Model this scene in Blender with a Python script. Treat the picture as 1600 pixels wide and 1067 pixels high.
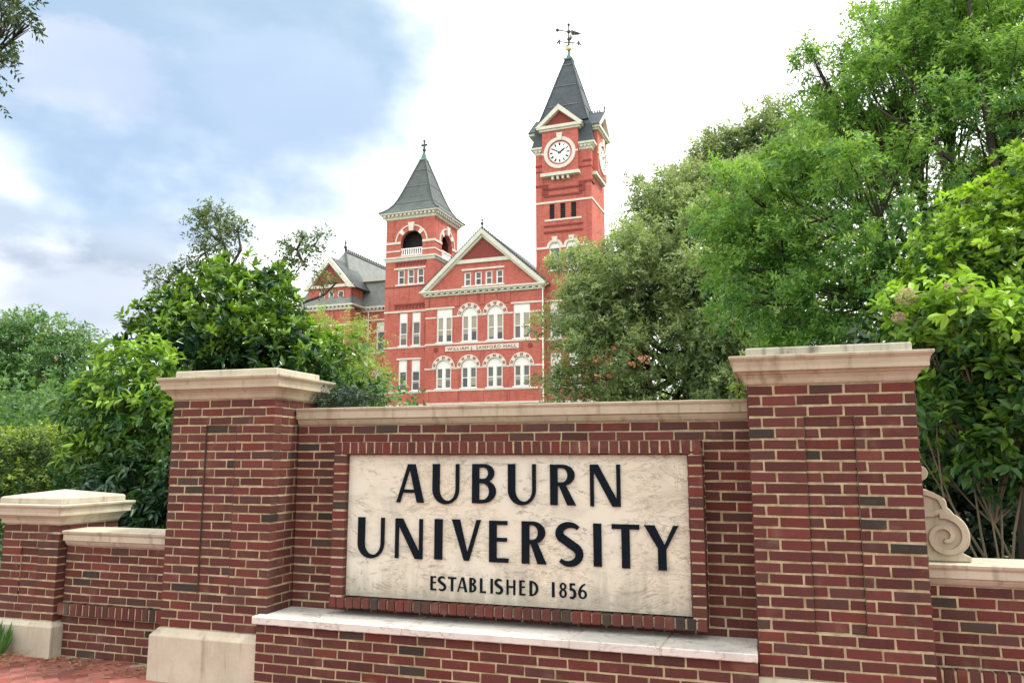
import bpy, math, random
import numpy as np
from mathutils import Vector, Matrix
R = math.radians
for o in list(bpy.data.objects): bpy.data.objects.remove(o)
S = bpy.context.scene
COL = S.collection
random.seed(7)
RNG = np.random.default_rng(11)

# ------------------------------------------------------------------ camera, sky, sun, exposure
cd = bpy.data.cameras.new('camera'); cam = bpy.data.objects.new('camera', cd); COL.objects.link(cam)
cam.location = (0.0853, -5.1164, -0.4441); cam.rotation_euler = (1.71807, 0, 0.31284)
cd.sensor_width = 36; cd.lens = 27.08; cd.clip_start = 0.05; cd.clip_end = 2000
S.camera = cam
S.view_settings.view_transform = 'Standard'; S.view_settings.look = 'None'
S.view_settings.gamma = 1; S.view_settings.use_curve_mapping = False
S.view_settings.exposure = 0.74
SUN = Vector((0.50, 0.06, 0.80)).normalized()
sl = bpy.data.lights.new('sun', 'SUN'); so = bpy.data.objects.new('sun', sl); COL.objects.link(so)
sl.energy = 2.4; sl.angle = R(8); sl.color = (1, .965, .90)
so.rotation_euler = SUN.to_track_quat('Z', 'Y').to_euler(); so.location = (20, -10, 40)

W = bpy.data.worlds.new('World'); S.world = W; W.use_nodes = True
nt = W.node_tree; nt.nodes.clear()
def nd(t, typ, **kw):
    n = t.nodes.new(typ)
    for k, v in kw.items():
        if k.startswith('i_'): n.inputs[k[2:].replace('_', ' ')].default_value = v
        else: setattr(n, k, v)
    return n
def math_(t, op, a, b=None, c=None, clamp=False):
    n = t.nodes.new('ShaderNodeMath'); n.operation = op; n.use_clamp = clamp
    for i, v in enumerate((a, b, c)):
        if v is None: continue
        if isinstance(v, (int, float)): n.inputs[i].default_value = v
        else: t.links.new(v, n.inputs[i])
    return n.outputs[0]
def mix(t, f, a, b, blend='MIX'):
    n = t.nodes.new('ShaderNodeMix'); n.data_type = 'RGBA'; n.blend_type = blend
    for s, v in ((n.inputs[0], f), (n.inputs[6], a), (n.inputs[7], b)):
        if isinstance(v, (int, float)): s.default_value = v
        elif isinstance(v, (tuple, list)): s.default_value = (*v[:3], 1)
        else: t.links.new(v, s)
    return n.outputs[2]
def sstep(t, v, lo, hi):
    n = t.nodes.new('ShaderNodeMapRange'); n.interpolation_type = 'SMOOTHSTEP'
    t.links.new(v, n.inputs[0]); n.inputs[1].default_value = lo; n.inputs[2].default_value = hi
    return n.outputs[0]
sky = nd(nt, 'ShaderNodeTexSky', sky_type='NISHITA', sun_disc=False, sun_elevation=math.asin(SUN.z),
         sun_rotation=math.atan2(SUN.x, SUN.y), altitude=100, dust_density=1.5)
tc = nd(nt, 'ShaderNodeTexCoord')
def dotdir(d):
    n = nd(nt, 'ShaderNodeVectorMath', operation='DOT_PRODUCT'); nt.links.new(tc.outputs['Generated'], n.inputs[0])
    n.inputs[1].default_value = Vector(d).normalized(); return n.outputs['Value']
def skynoise(sc, stretch, detail, off=(0, 0, 0)):
    m = nd(nt, 'ShaderNodeMapping'); m.inputs['Scale'].default_value = (1, 1, stretch); m.inputs['Location'].default_value = off
    nt.links.new(tc.outputs['Generated'], m.inputs[0])
    n = nd(nt, 'ShaderNodeTexNoise', i_Scale=sc, i_Detail=detail, i_Roughness=.55); nt.links.new(m.outputs[0], n.inputs['Vector'])
    return n.outputs['Fac']
n1 = skynoise(3.0, 1.6, 5); n2 = skynoise(6.5, 2.2, 6, (3, 1, 0)); n3 = skynoise(5.2, 2.6, 7, (1, 5, 2))
CLOUD = (12.8, 12.8, 12.8)
st = nd(nt, 'ShaderNodeMapping'); st.inputs['Scale'].default_value = (1, 1, 1.9); nt.links.new(tc.outputs['Generated'], st.inputs[0])
sn = nd(nt, 'ShaderNodeVectorMath', operation='NORMALIZE'); nt.links.new(st.outputs[0], sn.inputs[0])
gd = nd(nt, 'ShaderNodeVectorMath', operation='DOT_PRODUCT'); nt.links.new(sn.outputs[0], gd.inputs[0]); gd.inputs[1].default_value = Vector((-0.655, 0.655, 0.432 * 1.9)).normalized()
gap_d = math_(nt, 'ADD', gd.outputs['Value'], math_(nt, 'MULTIPLY', math_(nt, 'SUBTRACT', n1, .5), .11))
gap = sstep(nt, gap_d, math.cos(R(19.5)), math.cos(R(7.5)))
soft = skynoise(2.6, 2.0, 4, (4, 2, 1))
def blob(d, r, k=.05, nz=None, z=2.4):        # one cloud bank: a ragged flattened patch about direction d
    mp = nd(nt, 'ShaderNodeMapping'); mp.inputs['Scale'].default_value = (1, 1, z); nt.links.new(tc.outputs['Generated'], mp.inputs[0])
    vm = nd(nt, 'ShaderNodeVectorMath', operation='NORMALIZE'); nt.links.new(mp.outputs[0], vm.inputs[0])
    dp = nd(nt, 'ShaderNodeVectorMath', operation='DOT_PRODUCT'); nt.links.new(vm.outputs[0], dp.inputs[0]); dp.inputs[1].default_value = Vector((d[0], d[1], d[2] * z)).normalized()
    v = math_(nt, 'ADD', dp.outputs['Value'], math_(nt, 'MULTIPLY', math_(nt, 'SUBTRACT', nz or n2, .5), k))
    return sstep(nt, v, math.cos(R(r)), math.cos(R(r * .35)))
side = sstep(nt, dotdir((-0.80, 0.58, 0.16)), math.cos(R(38)), math.cos(R(22)))
c = mix(nt, math_(nt, 'MULTIPLY', math_(nt, 'MULTIPLY', side, sstep(nt, soft, .42, .66)), .45), CLOUD, (4.4, 5.0, 6.1))
for d, r, a_ in (((-.775, .59, .240), 5.5, .85), ((-.675, .695, .246), 4.5, .8), ((-.717, .674, .180), 7.5, .8), ((-.62, .745, .258), 2.5, .5), ((-.85, .50, .15), 9, .7)):
    c = mix(nt, math_(nt, 'MULTIPLY', blob(d, r * 1.15, .011, n2), a_), c, (2.8, 3.4, 4.4))
blue = mix(nt, .80, sky.outputs[0], (3.35, 4.55, 5.85)); pale = (4.7, 5.55, 6.3)
blue = mix(nt, math_(nt, 'MULTIPLY', sstep(nt, n2, .38, .78), .60), blue, pale)
blue = mix(nt, math_(nt, 'MULTIPLY', blob((-.69, .60, .41), 6, .022, n2, 1.3), .70), blue, (4.9, 5.3, 6.4))
blue = mix(nt, math_(nt, 'MULTIPLY', blob((-.53, .75, .40), 5.5, .03, n1, 1.6), .55), blue, (4.3, 5.2, 6.4))
blue = mix(nt, math_(nt, 'MULTIPLY', blob((-.60, .70, .35), 12, .04, n1, 2.4), .50), blue, (2.95, 4.0, 5.7))
c = mix(nt, gap, c, blue)
bg = nd(nt, 'ShaderNodeBackground', i_Strength=.1); nt.links.new(c, bg.inputs[0])
wo = nd(nt, 'ShaderNodeOutputWorld'); nt.links.new(bg.outputs[0], wo.inputs[0])

# ------------------------------------------------------------------ helpers
def tag(o, label=None, cat=None, group=None, kind=None):
    for k, v in (('label', label), ('category', cat), ('group', group), ('kind', kind)):
        if v: o[k] = v
    return o
def empty(name, loc=(0, 0, 0), rz=0, **kw):
    o = bpy.data.objects.new(name, None); COL.objects.link(o); o.location = loc; o.rotation_euler = (0, 0, rz)
    o.empty_display_size = .2
    return tag(o, **kw)
def link(name, me, parent=None, mat=None):
    o = bpy.data.objects.new(name, me); COL.objects.link(o)
    if mat is not None and not me.materials: me.materials.append(mat)
    if parent is not None: o.parent = parent
    return o
class MB:
    def __init__(s): s.v = []; s.f = []; s.M = Matrix.Identity(4)
    def add(s, vs, fs):
        b = len(s.v); s.v += [tuple(s.M @ Vector(p)) for p in vs]; s.f += [tuple(i + b for i in f) for f in fs]
    def box(s, x0, x1, y0, y1, z0, z1):
        s.add([(x0, y0, z0), (x1, y0, z0), (x1, y1, z0), (x0, y1, z0), (x0, y0, z1), (x1, y0, z1), (x1, y1, z1), (x0, y1, z1)],
              [(3, 2, 1, 0), (4, 5, 6, 7), (0, 1, 5, 4), (1, 2, 6, 5), (2, 3, 7, 6), (3, 0, 4, 7)]); return s
    def prism(s, poly, y0, y1):           # polygon in x,z pushed from y0 to y1
        a = sum(p[0] * q[1] - q[0] * p[1] for p, q in zip(poly, poly[1:] + poly[:1]))
        if a < 0: poly = poly[::-1]
        n = len(poly)
        s.add([(x, y0, z) for x, z in poly] + [(x, y1, z) for x, z in poly],
              [tuple(range(n)), tuple(range(2 * n - 1, n - 1, -1))] + [(i, i + n, (i + 1) % n + n, (i + 1) % n) for i in range(n)]); return s
    def prismx(s, poly, x0, x1):          # polygon in y,z pushed along x
        n = len(poly); a = sum(p[0] * q[1] - q[0] * p[1] for p, q in zip(poly, poly[1:] + poly[:1]))
        if a < 0: poly = poly[::-1]
        s.add([(x0, y, z) for y, z in poly] + [(x1, y, z) for y, z in poly],
              [tuple(range(n))[::-1], tuple(range(n, 2 * n))] + [(i, (i + 1) % n, (i + 1) % n + n, i + n) for i in range(n)]); return s
    def slabz(s, poly, z0, z1):           # polygon in x,y pushed along z
        n = len(poly); a = sum(p[0] * q[1] - q[0] * p[1] for p, q in zip(poly, poly[1:] + poly[:1]))
        if a < 0: poly = poly[::-1]
        s.add([(x, y, z0) for x, y in poly] + [(x, y, z1) for x, y in poly],
              [tuple(range(n))[::-1], tuple(range(n, 2 * n))] + [(i, (i + 1) % n, (i + 1) % n + n, i + n) for i in range(n)]); return s
    def rings(s, rects, close=True):      # (x0,x1,y0,y1,z) lofted upwards
        vs, fs = [], []
        for x0, x1, y0, y1, z in rects: vs += [(x0, y0, z), (x1, y0, z), (x1, y1, z), (x0, y1, z)]
        for k in range(len(rects) - 1):
            for i in range(4): a = 4 * k + i; b = 4 * k + (i + 1) % 4; fs.append((a, b, b + 4, a + 4))
        if close: fs.append((3, 2, 1, 0)); m = 4 * len(rects); fs.append((m - 4, m - 3, m - 2, m - 1))
        s.add(vs, fs); return s
    def tube(s, pts, rad, n=6):
        pts = [Vector(p) for p in pts]; vs, fs = [], []
        up = Vector((.31, .17, .93))
        for i, p in enumerate(pts):
            d = (pts[min(i + 1, len(pts) - 1)] - pts[max(i - 1, 0)])
            d = d.normalized() if d.length > 1e-9 else Vector((0, 0, 1))
            a = d.cross(up); a = a.normalized() if a.length > 1e-4 else d.orthogonal().normalized(); b = d.cross(a)
            r = rad[i] if isinstance(rad, (list, tuple)) else rad
            vs += [tuple(p + (a * math.cos(2 * math.pi * k / n) + b * math.sin(2 * math.pi * k / n)) * r) for k in range(n)]
        for i in range(len(pts) - 1):
            for k in range(n): a = i * n + k; b = i * n + (k + 1) % n; fs.append((a, a + n, b + n, b))
        fs.append(tuple(range(n))); m = len(vs); fs.append(tuple(range(m - 1, m - n - 1, -1)))
        s.add(vs, fs); return s
    def ball(s, c, r, n=8, sz=1):
        rows = n // 2 + 1; vs = [(c[0], c[1], c[2] - r * sz)]; fs = []
        for j in range(1, rows):
            a = -math.pi / 2 + math.pi * j / rows
            vs += [(c[0] + r * math.cos(a) * math.cos(2 * math.pi * k / n), c[1] + r * math.cos(a) * math.sin(2 * math.pi * k / n), c[2] + r * sz * math.sin(a)) for k in range(n)]
        vs.append((c[0], c[1], c[2] + r * sz)); L = len(vs) - 1
        for k in range(n):
            fs.append((0, 1 + (k + 1) % n, 1 + k)); fs.append((L, L - n + k, L - n + (k + 1) % n))
        for j in range(rows - 2):
            for k in range(n): a = 1 + j * n + k; b = 1 + j * n + (k + 1) % n; fs.append((a, b, b + n, a + n))
        s.add(vs, fs); return s
    def mesh(s, name, mat=None):
        me = bpy.data.meshes.new(name); me.from_pydata(s.v, [], s.f); me.update()
        if mat is not None: me.materials.append(mat)
        return me
    def build(s, name, mat, parent=None, smooth=False, bevel=0):
        o = link(name, s.mesh(name, mat), parent)
        if smooth: o.data.polygons.foreach_set('use_smooth', [True] * len(o.data.polygons))
        if bevel:
            m = o.modifiers.new('bevel', 'BEVEL'); m.width = bevel; m.segments = 1; m.limit_method = 'ANGLE'; m.angle_limit = R(35)
        return o

# ------------------------------------------------------------------ materials
def newmat(name):
    m = bpy.data.materials.new(name); m.use_nodes = True; t = m.node_tree; t.nodes.clear()
    out = t.nodes.new('ShaderNodeOutputMaterial'); b = t.nodes.new('ShaderNodeBsdfPrincipled'); t.links.new(b.outputs[0], out.inputs[0])
    return m, t, b
def setc(t, sock, v):
    if isinstance(v, (tuple, list)): sock.default_value = (*v[:3], 1)
    elif isinstance(v, (int, float)): sock.default_value = v
    else: t.links.new(v, sock)
def noise(t, sc, det=4, rough=.6, coord='Object', scale=(1, 1, 1), dist=0):
    c = t.nodes.new('ShaderNodeTexCoord'); m = t.nodes.new('ShaderNodeMapping'); m.inputs['Scale'].default_value = scale
    t.links.new(c.outputs[coord], m.inputs[0])
    n = nd(t, 'ShaderNodeTexNoise', i_Scale=sc, i_Detail=det, i_Roughness=rough, i_Distortion=dist); t.links.new(m.outputs[0], n.inputs['Vector'])
    return n.outputs['Fac']
def wnoise(t, sc, det=4, rough=.6, scale=(1, 1, 1), dist=0):     # noise in world position
    g = t.nodes.new('ShaderNodeNewGeometry'); m = t.nodes.new('ShaderNodeMapping'); m.inputs['Scale'].default_value = scale
    t.links.new(g.outputs['Position'], m.inputs[0])
    n = nd(t, 'ShaderNodeTexNoise', i_Scale=sc, i_Detail=det, i_Roughness=rough, i_Distortion=dist); t.links.new(m.outputs[0], n.inputs['Vector'])
    return n.outputs['Fac']
def bump(t, b, h, strength=.3, dist=.01):
    n = t.nodes.new('ShaderNodeBump'); n.inputs['Strength'].default_value = strength; n.inputs['Distance'].default_value = dist
    t.links.new(h, n.inputs['Height']); t.links.new(n.outputs[0], b.inputs['Normal'])
def simple(name, col, rough=.6, metal=0, var=.15, sc=4, bmp=0, bsc=60, spec=.4):
    m, t, b = newmat(name)
    f = wnoise(t, sc, 5)
    a = tuple(x * (1 - var) for x in col); c2 = tuple(min(1, x * (1 + var)) for x in col)
    setc(t, b.inputs['Base Color'], mix(t, f, a, c2)); b.inputs['Roughness'].default_value = rough; b.inputs['Metallic'].default_value = metal
    b.inputs['Specular IOR Level'].default_value = spec
    if bmp: bump(t, b, wnoise(t, bsc, 4), bmp, .004)
    return m
M = {}
# face brick: object colour gives each brick its own tone
m, t, b = newmat('brick'); M['brick'] = m
oi = t.nodes.new('ShaderNodeObjectInfo')
g1 = wnoise(t, 18, 5, .7); g2 = wnoise(t, 140, 3, .7); g3 = wnoise(t, 5, 4)
colr = mix(t, math_(t, 'MULTIPLY', sstep(t, g1, .50, .74), .55), oi.outputs['Color'], (.040, .026, .024))
colr = mix(t, math_(t, 'MULTIPLY', sstep(t, g2, .58, .78), .35), colr, (.33, .18, .13))
colr = mix(t, math_(t, 'MULTIPLY', sstep(t, g3, .56, .80), .30), colr, (.30, .21, .15))
soot = wnoise(t, 2.6, 6, .65, (1.5, 1.5, .45)); colr = mix(t, math_(t, 'MULTIPLY', sstep(t, soot, .50, .72), .50), colr, (.035, .025, .020))
chip = wnoise(t, 42, 4, .75); colr = mix(t, math_(t, 'MULTIPLY', sstep(t, chip, .60, .72), .40), colr, (.21, .085, .055))
setc(t, b.inputs['Base Color'], colr); b.inputs['Roughness'].default_value = .82; b.inputs['Specular IOR Level'].default_value = .25
bump(t, b, math_(t, 'ADD', g2, g1), .5, .004)
m, t, b = newmat('mortar'); M['mortar'] = m
f = wnoise(t, 9, 6, .72); f2 = wnoise(t, 90, 4, .7)
colr = mix(t, sstep(t, f, .34, .68), (.28, .225, .13), (.52, .43, .275)); colr = mix(t, math_(t, 'MULTIPLY', sstep(t, wnoise(t, 2.2, 4), .55, .75), .75), colr, (.15, .13, .085))
setc(t, b.inputs['Base Color'], colr); b.inputs['Roughness'].default_value = .95; bump(t, b, f2, .8, .006)
def stone(name, lo, hi, stain, amt=.5):
    m, t, b = newmat(name); M[name] = m
    f = wnoise(t, 3.5, 6, .65); fs = wnoise(t, 26, 5, .7); st = wnoise(t, 5, 5, .6, (1.6, 1.6, .5)); pit = wnoise(t, 220, 2, .6)
    c = mix(t, sstep(t, f, .3, .7), lo, hi); c = mix(t, math_(t, 'MULTIPLY', sstep(t, st, .52, .74), amt), c, stain)
    c = mix(t, math_(t, 'MULTIPLY', sstep(t, fs, .62, .75), .3), c, tuple(x * .45 for x in stain))
    drip = wnoise(t, 11, 5, .6, (1.3, 1.3, .12)); c = mix(t, math_(t, 'MULTIPLY', sstep(t, drip, .54, .70), .45), c, tuple(x * .62 for x in stain))
    c = mix(t, math_(t, 'MULTIPLY', sstep(t, pit, .64, .74), .45), c, tuple(x * .4 for x in stain))
    c = mix(t, math_(t, 'MULTIPLY', sstep(t, wnoise(t, 8, 6, .7), .58, .72), .35), c, (.13, .125, .085))
    setc(t, b.inputs['Base Color'], c); b.inputs['Roughness'].default_value = .88; b.inputs['Specular IOR Level'].default_value = .25
    bump(t, b, math_(t, 'ADD', math_(t, 'MULTIPLY', pit, .6), fs), .55, .005)
stone('caststone', (.37, .325, .235), (.46, .41, .305), (.26, .20, .13), .65)
stone('caststone_dirty', (.33, .31, .25), (.44, .42, .345), (.10, .095, .07), .85)
stone('caststone_pale', (.42, .375, .285), (.51, .465, .365), (.29, .24, .17), .55)
# marble
def marble(name, base, vein, warm, grime_shade):
    m, t, b = newmat(name); M[name] = m
    v1 = wnoise(t, 1.9, 8, .62, (1, 1, 2.6), 1.6); v2 = wnoise(t, 6.5, 7, .65, (1, 1, 2.2), 1.2); w = wnoise(t, 1.3, 4); fine = wnoise(t, 55, 4, .7)
    c = mix(t, sstep(t, w, .38, .68), base, warm)
    def veins(v, wd): return math_(t, 'SUBTRACT', 1, sstep(t, math_(t, 'ABSOLUTE', math_(t, 'SUBTRACT', v, .5)), 0, wd))
    cloudy = wnoise(t, 2.6, 5, .6, (1, 1, 1.8), .8)
    c = mix(t, math_(t, 'MULTIPLY', sstep(t, cloudy, .46, .70), .45), c, tuple(x * 1.25 for x in vein))
    c = mix(t, math_(t, 'MULTIPLY', math_(t, 'MULTIPLY', veins(v1, .030), sstep(t, v2, .42, .62)), .75), c, tuple(x * .8 for x in vein))
    v3 = wnoise(t, 4.2, 9, .68, (1, 1, 2.4), 2.0); c = mix(t, math_(t, 'MULTIPLY', math_(t, 'MULTIPLY', veins(v3, .018), sstep(t, w, .45, .60)), .80), c, tuple(x * .7 for x in vein))
    c = mix(t, math_(t, 'MULTIPLY', sstep(t, fine, .63, .74), .40), c, tuple(x * .6 for x in vein))
    if grime_shade:                                             # weather staining near the foot of the panel, streaky
        g = t.nodes.new('ShaderNodeNewGeometry'); sx = t.nodes.new('ShaderNodeSeparateXYZ'); t.links.new(g.outputs['Position'], sx.inputs[0])
        h = math_(t, 'ADD', sx.outputs['Z'], math_(t, 'MULTIPLY', math_(t, 'SUBTRACT', wnoise(t, 7, 5, .6, (2.2, 1, .35)), .5), .5))
        k = math_(t, 'SUBTRACT', 1, sstep(t, h, -1.50, -1.20))
        c = mix(t, math_(t, 'MULTIPLY', k, .62), c, (.22, .215, .165))
    setc(t, b.inputs['Base Color'], c); b.inputs['Roughness'].default_value = .5; b.inputs['Specular IOR Level'].default_value = .35
    bump(t, b, fine, .12, .003)
marble('marble', (.605, .605, .50), (.25, .245, .20), (.61, .565, .44), True)
marble('slab_marble', (.58, .565, .515), (.30, .29, .265), (.62, .59, .525), False)
M['letter'] = simple('letter_paint', (.005, .009, .014), .8, var=.4, sc=9, bmp=.2, spec=.08)
M['grime_shade'] = simple('grime_shade', (.075, .058, .040), .95, var=.4, sc=30)  # groove strips: painted shadow line with some dirt in it
M['joint'] = simple('caulk', (.50, .42, .31), .9, var=.2, sc=30)
# hall brick
m, t, b = newmat('hall_brick'); M['hall_brick'] = m
tcn = t.nodes.new('ShaderNodeTexCoord'); sx = t.nodes.new('ShaderNodeSeparateXYZ'); t.links.new(tcn.outputs['Object'], sx.inputs[0])
cx = t.nodes.new('ShaderNodeCombineXYZ'); t.links.new(math_(t, 'ADD', sx.outputs['X'], sx.outputs['Y']), cx.inputs[0]); t.links.new(sx.outputs['Z'], cx.inputs[1])
br = t.nodes.new('ShaderNodeTexBrick'); t.links.new(cx.outputs[0], br.inputs['Vector'])
br.inputs['Scale'].default_value = 1; br.inputs['Brick Width'].default_value = .42; br.inputs['Row Height'].default_value = .15; br.inputs['Mortar Size'].default_value = .012
br.inputs['Color1'].default_value = (.50, .135, .108, 1); br.inputs['Color2'].default_value = (.41, .095, .074, 1); br.inputs['Mortar'].default_value = (.44, .17, .12, 1)
c = mix(t, math_(t, 'MULTIPLY', sstep(t, noise(t, .9, 6, .65), .5, .75), .35), br.outputs['Color'], (.24, .052, .042))
c = mix(t, math_(t, 'MULTIPLY', sstep(t, noise(t, .35, 5, .6, 'Object', (1, 1, .5)), .45, .75), .4), c, (.56, .19, .15))
c = mix(t, math_(t, 'MULTIPLY', sstep(t, noise(t, 1.6, 6, .65, 'Object', (1.4, 1.4, .18)), .50, .72), .55), c, (.17, .038, .034))
c = mix(t, math_(t, 'MULTIPLY', sstep(t, noise(t, 3.5, 4, .7), .58, .72), .45), c, (.52, .20, .15))
setc(t, b.inputs['Base Color'], c); b.inputs['Roughness'].default_value = .9; b.inputs['Specular IOR Level'].default_value = .2
bump(t, b, br.outputs['Fac'], -.5, .02)
M['hall_brick_dark'] = simple('terracotta', (.22, .048, .038), .9, var=.35, sc=6, bmp=.6, bsc=8)
M['trim'] = simple('hall_trim', (.66, .58, .50), .7, var=.28, sc=2.2)
M['white'] = simple('white_paint', (.80, .77, .74), .55, var=.06, sc=2)
M['cream'] = simple('cornice_paint', (.60, .575, .49), .6, var=.26, sc=1.8)
def slate(name, a, b2):
    m, t, b = newmat(name); M[name] = m
    tcn = t.nodes.new('ShaderNodeTexCoord'); sx = t.nodes.new('ShaderNodeSeparateXYZ'); t.links.new(tcn.outputs['Object'], sx.inputs[0])
    cx = t.nodes.new('ShaderNodeCombineXYZ'); t.links.new(math_(t, 'ADD', sx.outputs['X'], sx.outputs['Y']), cx.inputs[0]); t.links.new(sx.outputs['Z'], cx.inputs[1])
    br = t.nodes.new('ShaderNodeTexBrick'); t.links.new(cx.outputs[0], br.inputs['Vector']); br.inputs['Scale'].default_value = 1
    br.inputs['Brick Width'].default_value = .4; br.inputs['Row Height'].default_value = .24; br.inputs['Mortar Size'].default_value = .02
    br.inputs['Color1'].default_value = (*a, 1); br.inputs['Color2'].default_value = (*b2, 1); br.inputs['Mortar'].default_value = (*[x * .6 for x in a], 1)
    c = mix(t, sstep(t, noise(t, 1.1, 5), .4, .7), br.outputs['Color'], b2)
    setc(t, b.inputs['Base Color'], c); b.inputs['Roughness'].default_value = .6; bump(t, b, br.outputs['Fac'], -.4, .02)
slate('slate', (.050, .064, .060), (.072, .090, .082)); slate('slate_dark', (.026, .038, .046), (.042, .056, .064))
slate('slate_pale', (.15, .165, .155), (.20, .215, .195))
M['copper'] = simple('verdigris', (.085, .165, .135), .6, var=.3, sc=3)
M['iron'] = simple('dark_iron', (.05, .055, .05), .5, .3, var=.3)
M['gold'] = simple('gilt_ball', (.62, .45, .20), .35, .6)
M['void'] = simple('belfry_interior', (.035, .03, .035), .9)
M['louver'] = simple('louver_paint', (.035, .045, .05), .5)
M['hand'] = simple('clock_black', (.012, .012, .015), .5)
def pane(name, col, rough=.12, blinds=False):
    m, t, b = newmat(name); M[name] = m
    f = noise(t, .8, 3, .6)
    setc(t, b.inputs['Base Color'], mix(t, f, tuple(x * .75 for x in col), tuple(x * 1.2 for x in col))); b.inputs['Roughness'].default_value = rough
    b.inputs['Specular IOR Level'].default_value = .5
pane('glass_dark', (.040, .050, .055)); pane('glass_grey', (.105, .10, .095), .08); pane('blind', (.33, .285, .215), .2)
# leaves: tint attribute gives each leaf its own place between two leaf colours
def leafmat(name, a, b2, trans=.35, rough=.45, spec=.4):
    m = bpy.data.materials.new(name); m.use_nodes = True; t = m.node_tree; t.nodes.clear(); M[name] = m
    at = t.nodes.new('ShaderNodeAttribute'); at.attribute_name = 'tint'
    c = mix(t, at.outputs['Fac'], a, b2)
    p = t.nodes.new('ShaderNodeBsdfPrincipled'); t.links.new(c, p.inputs['Base Color']); p.inputs['Roughness'].default_value = rough
    p.inputs['Specular IOR Level'].default_value = spec
    tr = t.nodes.new('ShaderNodeBsdfTranslucent')
    t.links.new(mix(t, 1.0, c, (1.5, 1.55, .75), 'MULTIPLY'), tr.inputs[0])
    ms = t.nodes.new('ShaderNodeMixShader'); ms.inputs[0].default_value = trans
    t.links.new(p.outputs[0], ms.inputs[1]); t.links.new(tr.outputs[0], ms.inputs[2])
    o = t.nodes.new('ShaderNodeOutputMaterial'); t.links.new(ms.outputs[0], o.inputs[0]); return m
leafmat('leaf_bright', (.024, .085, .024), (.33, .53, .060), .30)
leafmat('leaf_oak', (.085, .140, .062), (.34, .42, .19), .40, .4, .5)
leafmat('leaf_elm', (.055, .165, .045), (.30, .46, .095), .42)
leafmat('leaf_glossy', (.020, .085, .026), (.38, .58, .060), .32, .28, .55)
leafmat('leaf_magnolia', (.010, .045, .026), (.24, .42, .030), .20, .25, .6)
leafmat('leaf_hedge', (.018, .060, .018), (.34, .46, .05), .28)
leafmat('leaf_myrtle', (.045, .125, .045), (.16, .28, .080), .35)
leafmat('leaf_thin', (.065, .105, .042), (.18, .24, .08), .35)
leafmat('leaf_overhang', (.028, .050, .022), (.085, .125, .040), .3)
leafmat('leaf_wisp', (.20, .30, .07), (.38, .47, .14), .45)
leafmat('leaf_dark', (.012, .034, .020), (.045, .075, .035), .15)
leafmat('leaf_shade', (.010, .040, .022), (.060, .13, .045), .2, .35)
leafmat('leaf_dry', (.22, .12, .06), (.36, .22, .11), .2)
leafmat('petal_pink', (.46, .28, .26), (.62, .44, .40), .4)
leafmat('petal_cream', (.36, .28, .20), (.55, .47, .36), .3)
leafmat('grass_blade', (.05, .13, .03), (.13, .25, .06), .35)
M['bark'] = simple('bark', (.048, .039, .031), .9, var=.4, sc=8, bmp=.6, bsc=30)
M['bark_pale'] = simple('bark_pale', (.20, .155, .11), .9, var=.35, sc=8, bmp=.5, bsc=30)

# ------------------------------------------------------------------ brickwork
C = .0677; BL = .2015; MJ = .0132
_bm = {}
def brick_mesh(L, H, D):
    key = (round(L, 3), round(H, 3), round(D, 3), random.randrange(5))
    me = _bm.get(key)
    if me is None:
        j = lambda s=.0022: random.uniform(-s, s)
        L, H, D = key[:3]; c = .0035
        out = [(0 + j(), c, 0 + j()), (L + j(), c, 0 + j()), (L + j(), c, H + j()), (0 + j(), c, H + j())]
        inn = [(c, j(.0006), c), (L - c, j(.0006), c), (L - c, j(.0006), H - c), (c, j(.0006), H - c)]
        bk = [(x, D, z) for x, _, z in out]
        fs = [(4, 5, 6, 7)] + [(i, (i + 1) % 4, 4 + (i + 1) % 4, 4 + i) for i in range(4)] + [((i + 1) % 4, i, 8 + i, 8 + (i + 1) % 4) for i in range(4)]
        me = bpy.data.meshes.new('brick'); me.from_pydata(out + inn + bk, [], fs); me.materials.append(M['brick']); _bm[key] = me
    return me
REDS = [(.104, .029, .024), (.090, .027, .022), (.122, .033, .026), (.098, .031, .026), (.116, .028, .021), (.082, .026, .021), (.108, .036, .027)]
def tone(dark=.06):
    r = random.random(); dark *= .68
    if r < dark: c = random.choice([(.032, .028, .024), (.040, .032, .027), (.054, .036, .029)])
    elif r < dark + .12: c = (.080, .034, .028)
    else: c = random.choice(REDS)
    k = random.uniform(.85, 1.15); return (c[0] * k, c[1] * k, c[2] * k, 1)
def brick(parent, x, y, z, L, H=C - MJ, D=.09, rz=0, rot=None, dark=.06, name='brick'):
    o = bpy.data.objects.new(name, brick_mesh(L, H, D)); COL.objects.link(o); o.parent = parent
    out = random.uniform(-.0012, .0012)
    o.location = (x + (out if rz else 0), y + (0 if rz else out), z + random.uniform(-.0016, .0016))
    o.rotation_euler = (random.uniform(-.010, .010), random.uniform(-.007, .007), rz + random.uniform(-.006, .006)) if rot is None else rot
    o.color = tone(dark); return o
def course(parent, x0, x1, y, z, start, rz=0, H=C - MJ, D=.09, dark=.06, along_y=False):
    """one course from x0 to x1 (or from y0 to y1 on a side face); start = length of the first piece"""
    p = x0; L = start
    while p < x1 - .02:
        e = min(p + L, x1)
        if x1 - e < .045: e = x1
        a_ = p + (MJ / 2 if p > x0 or along_y else 0); b2 = e - (MJ / 2 if e < x1 else 0)      # flush at the ends
        if along_y: brick(parent, y, a_, z, b2 - a_, H, D, rz, dark=dark)
        else: brick(parent, a_, y, z, b2 - a_, H, D, rz, dark=dark)
        p = e; L = BL + random.uniform(-.007, .007)
def cap(rects, name, parent, mat='caststone', bevel=.004):
    return MB().rings(rects).build(name, M[mat], parent, bevel=bevel)
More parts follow.
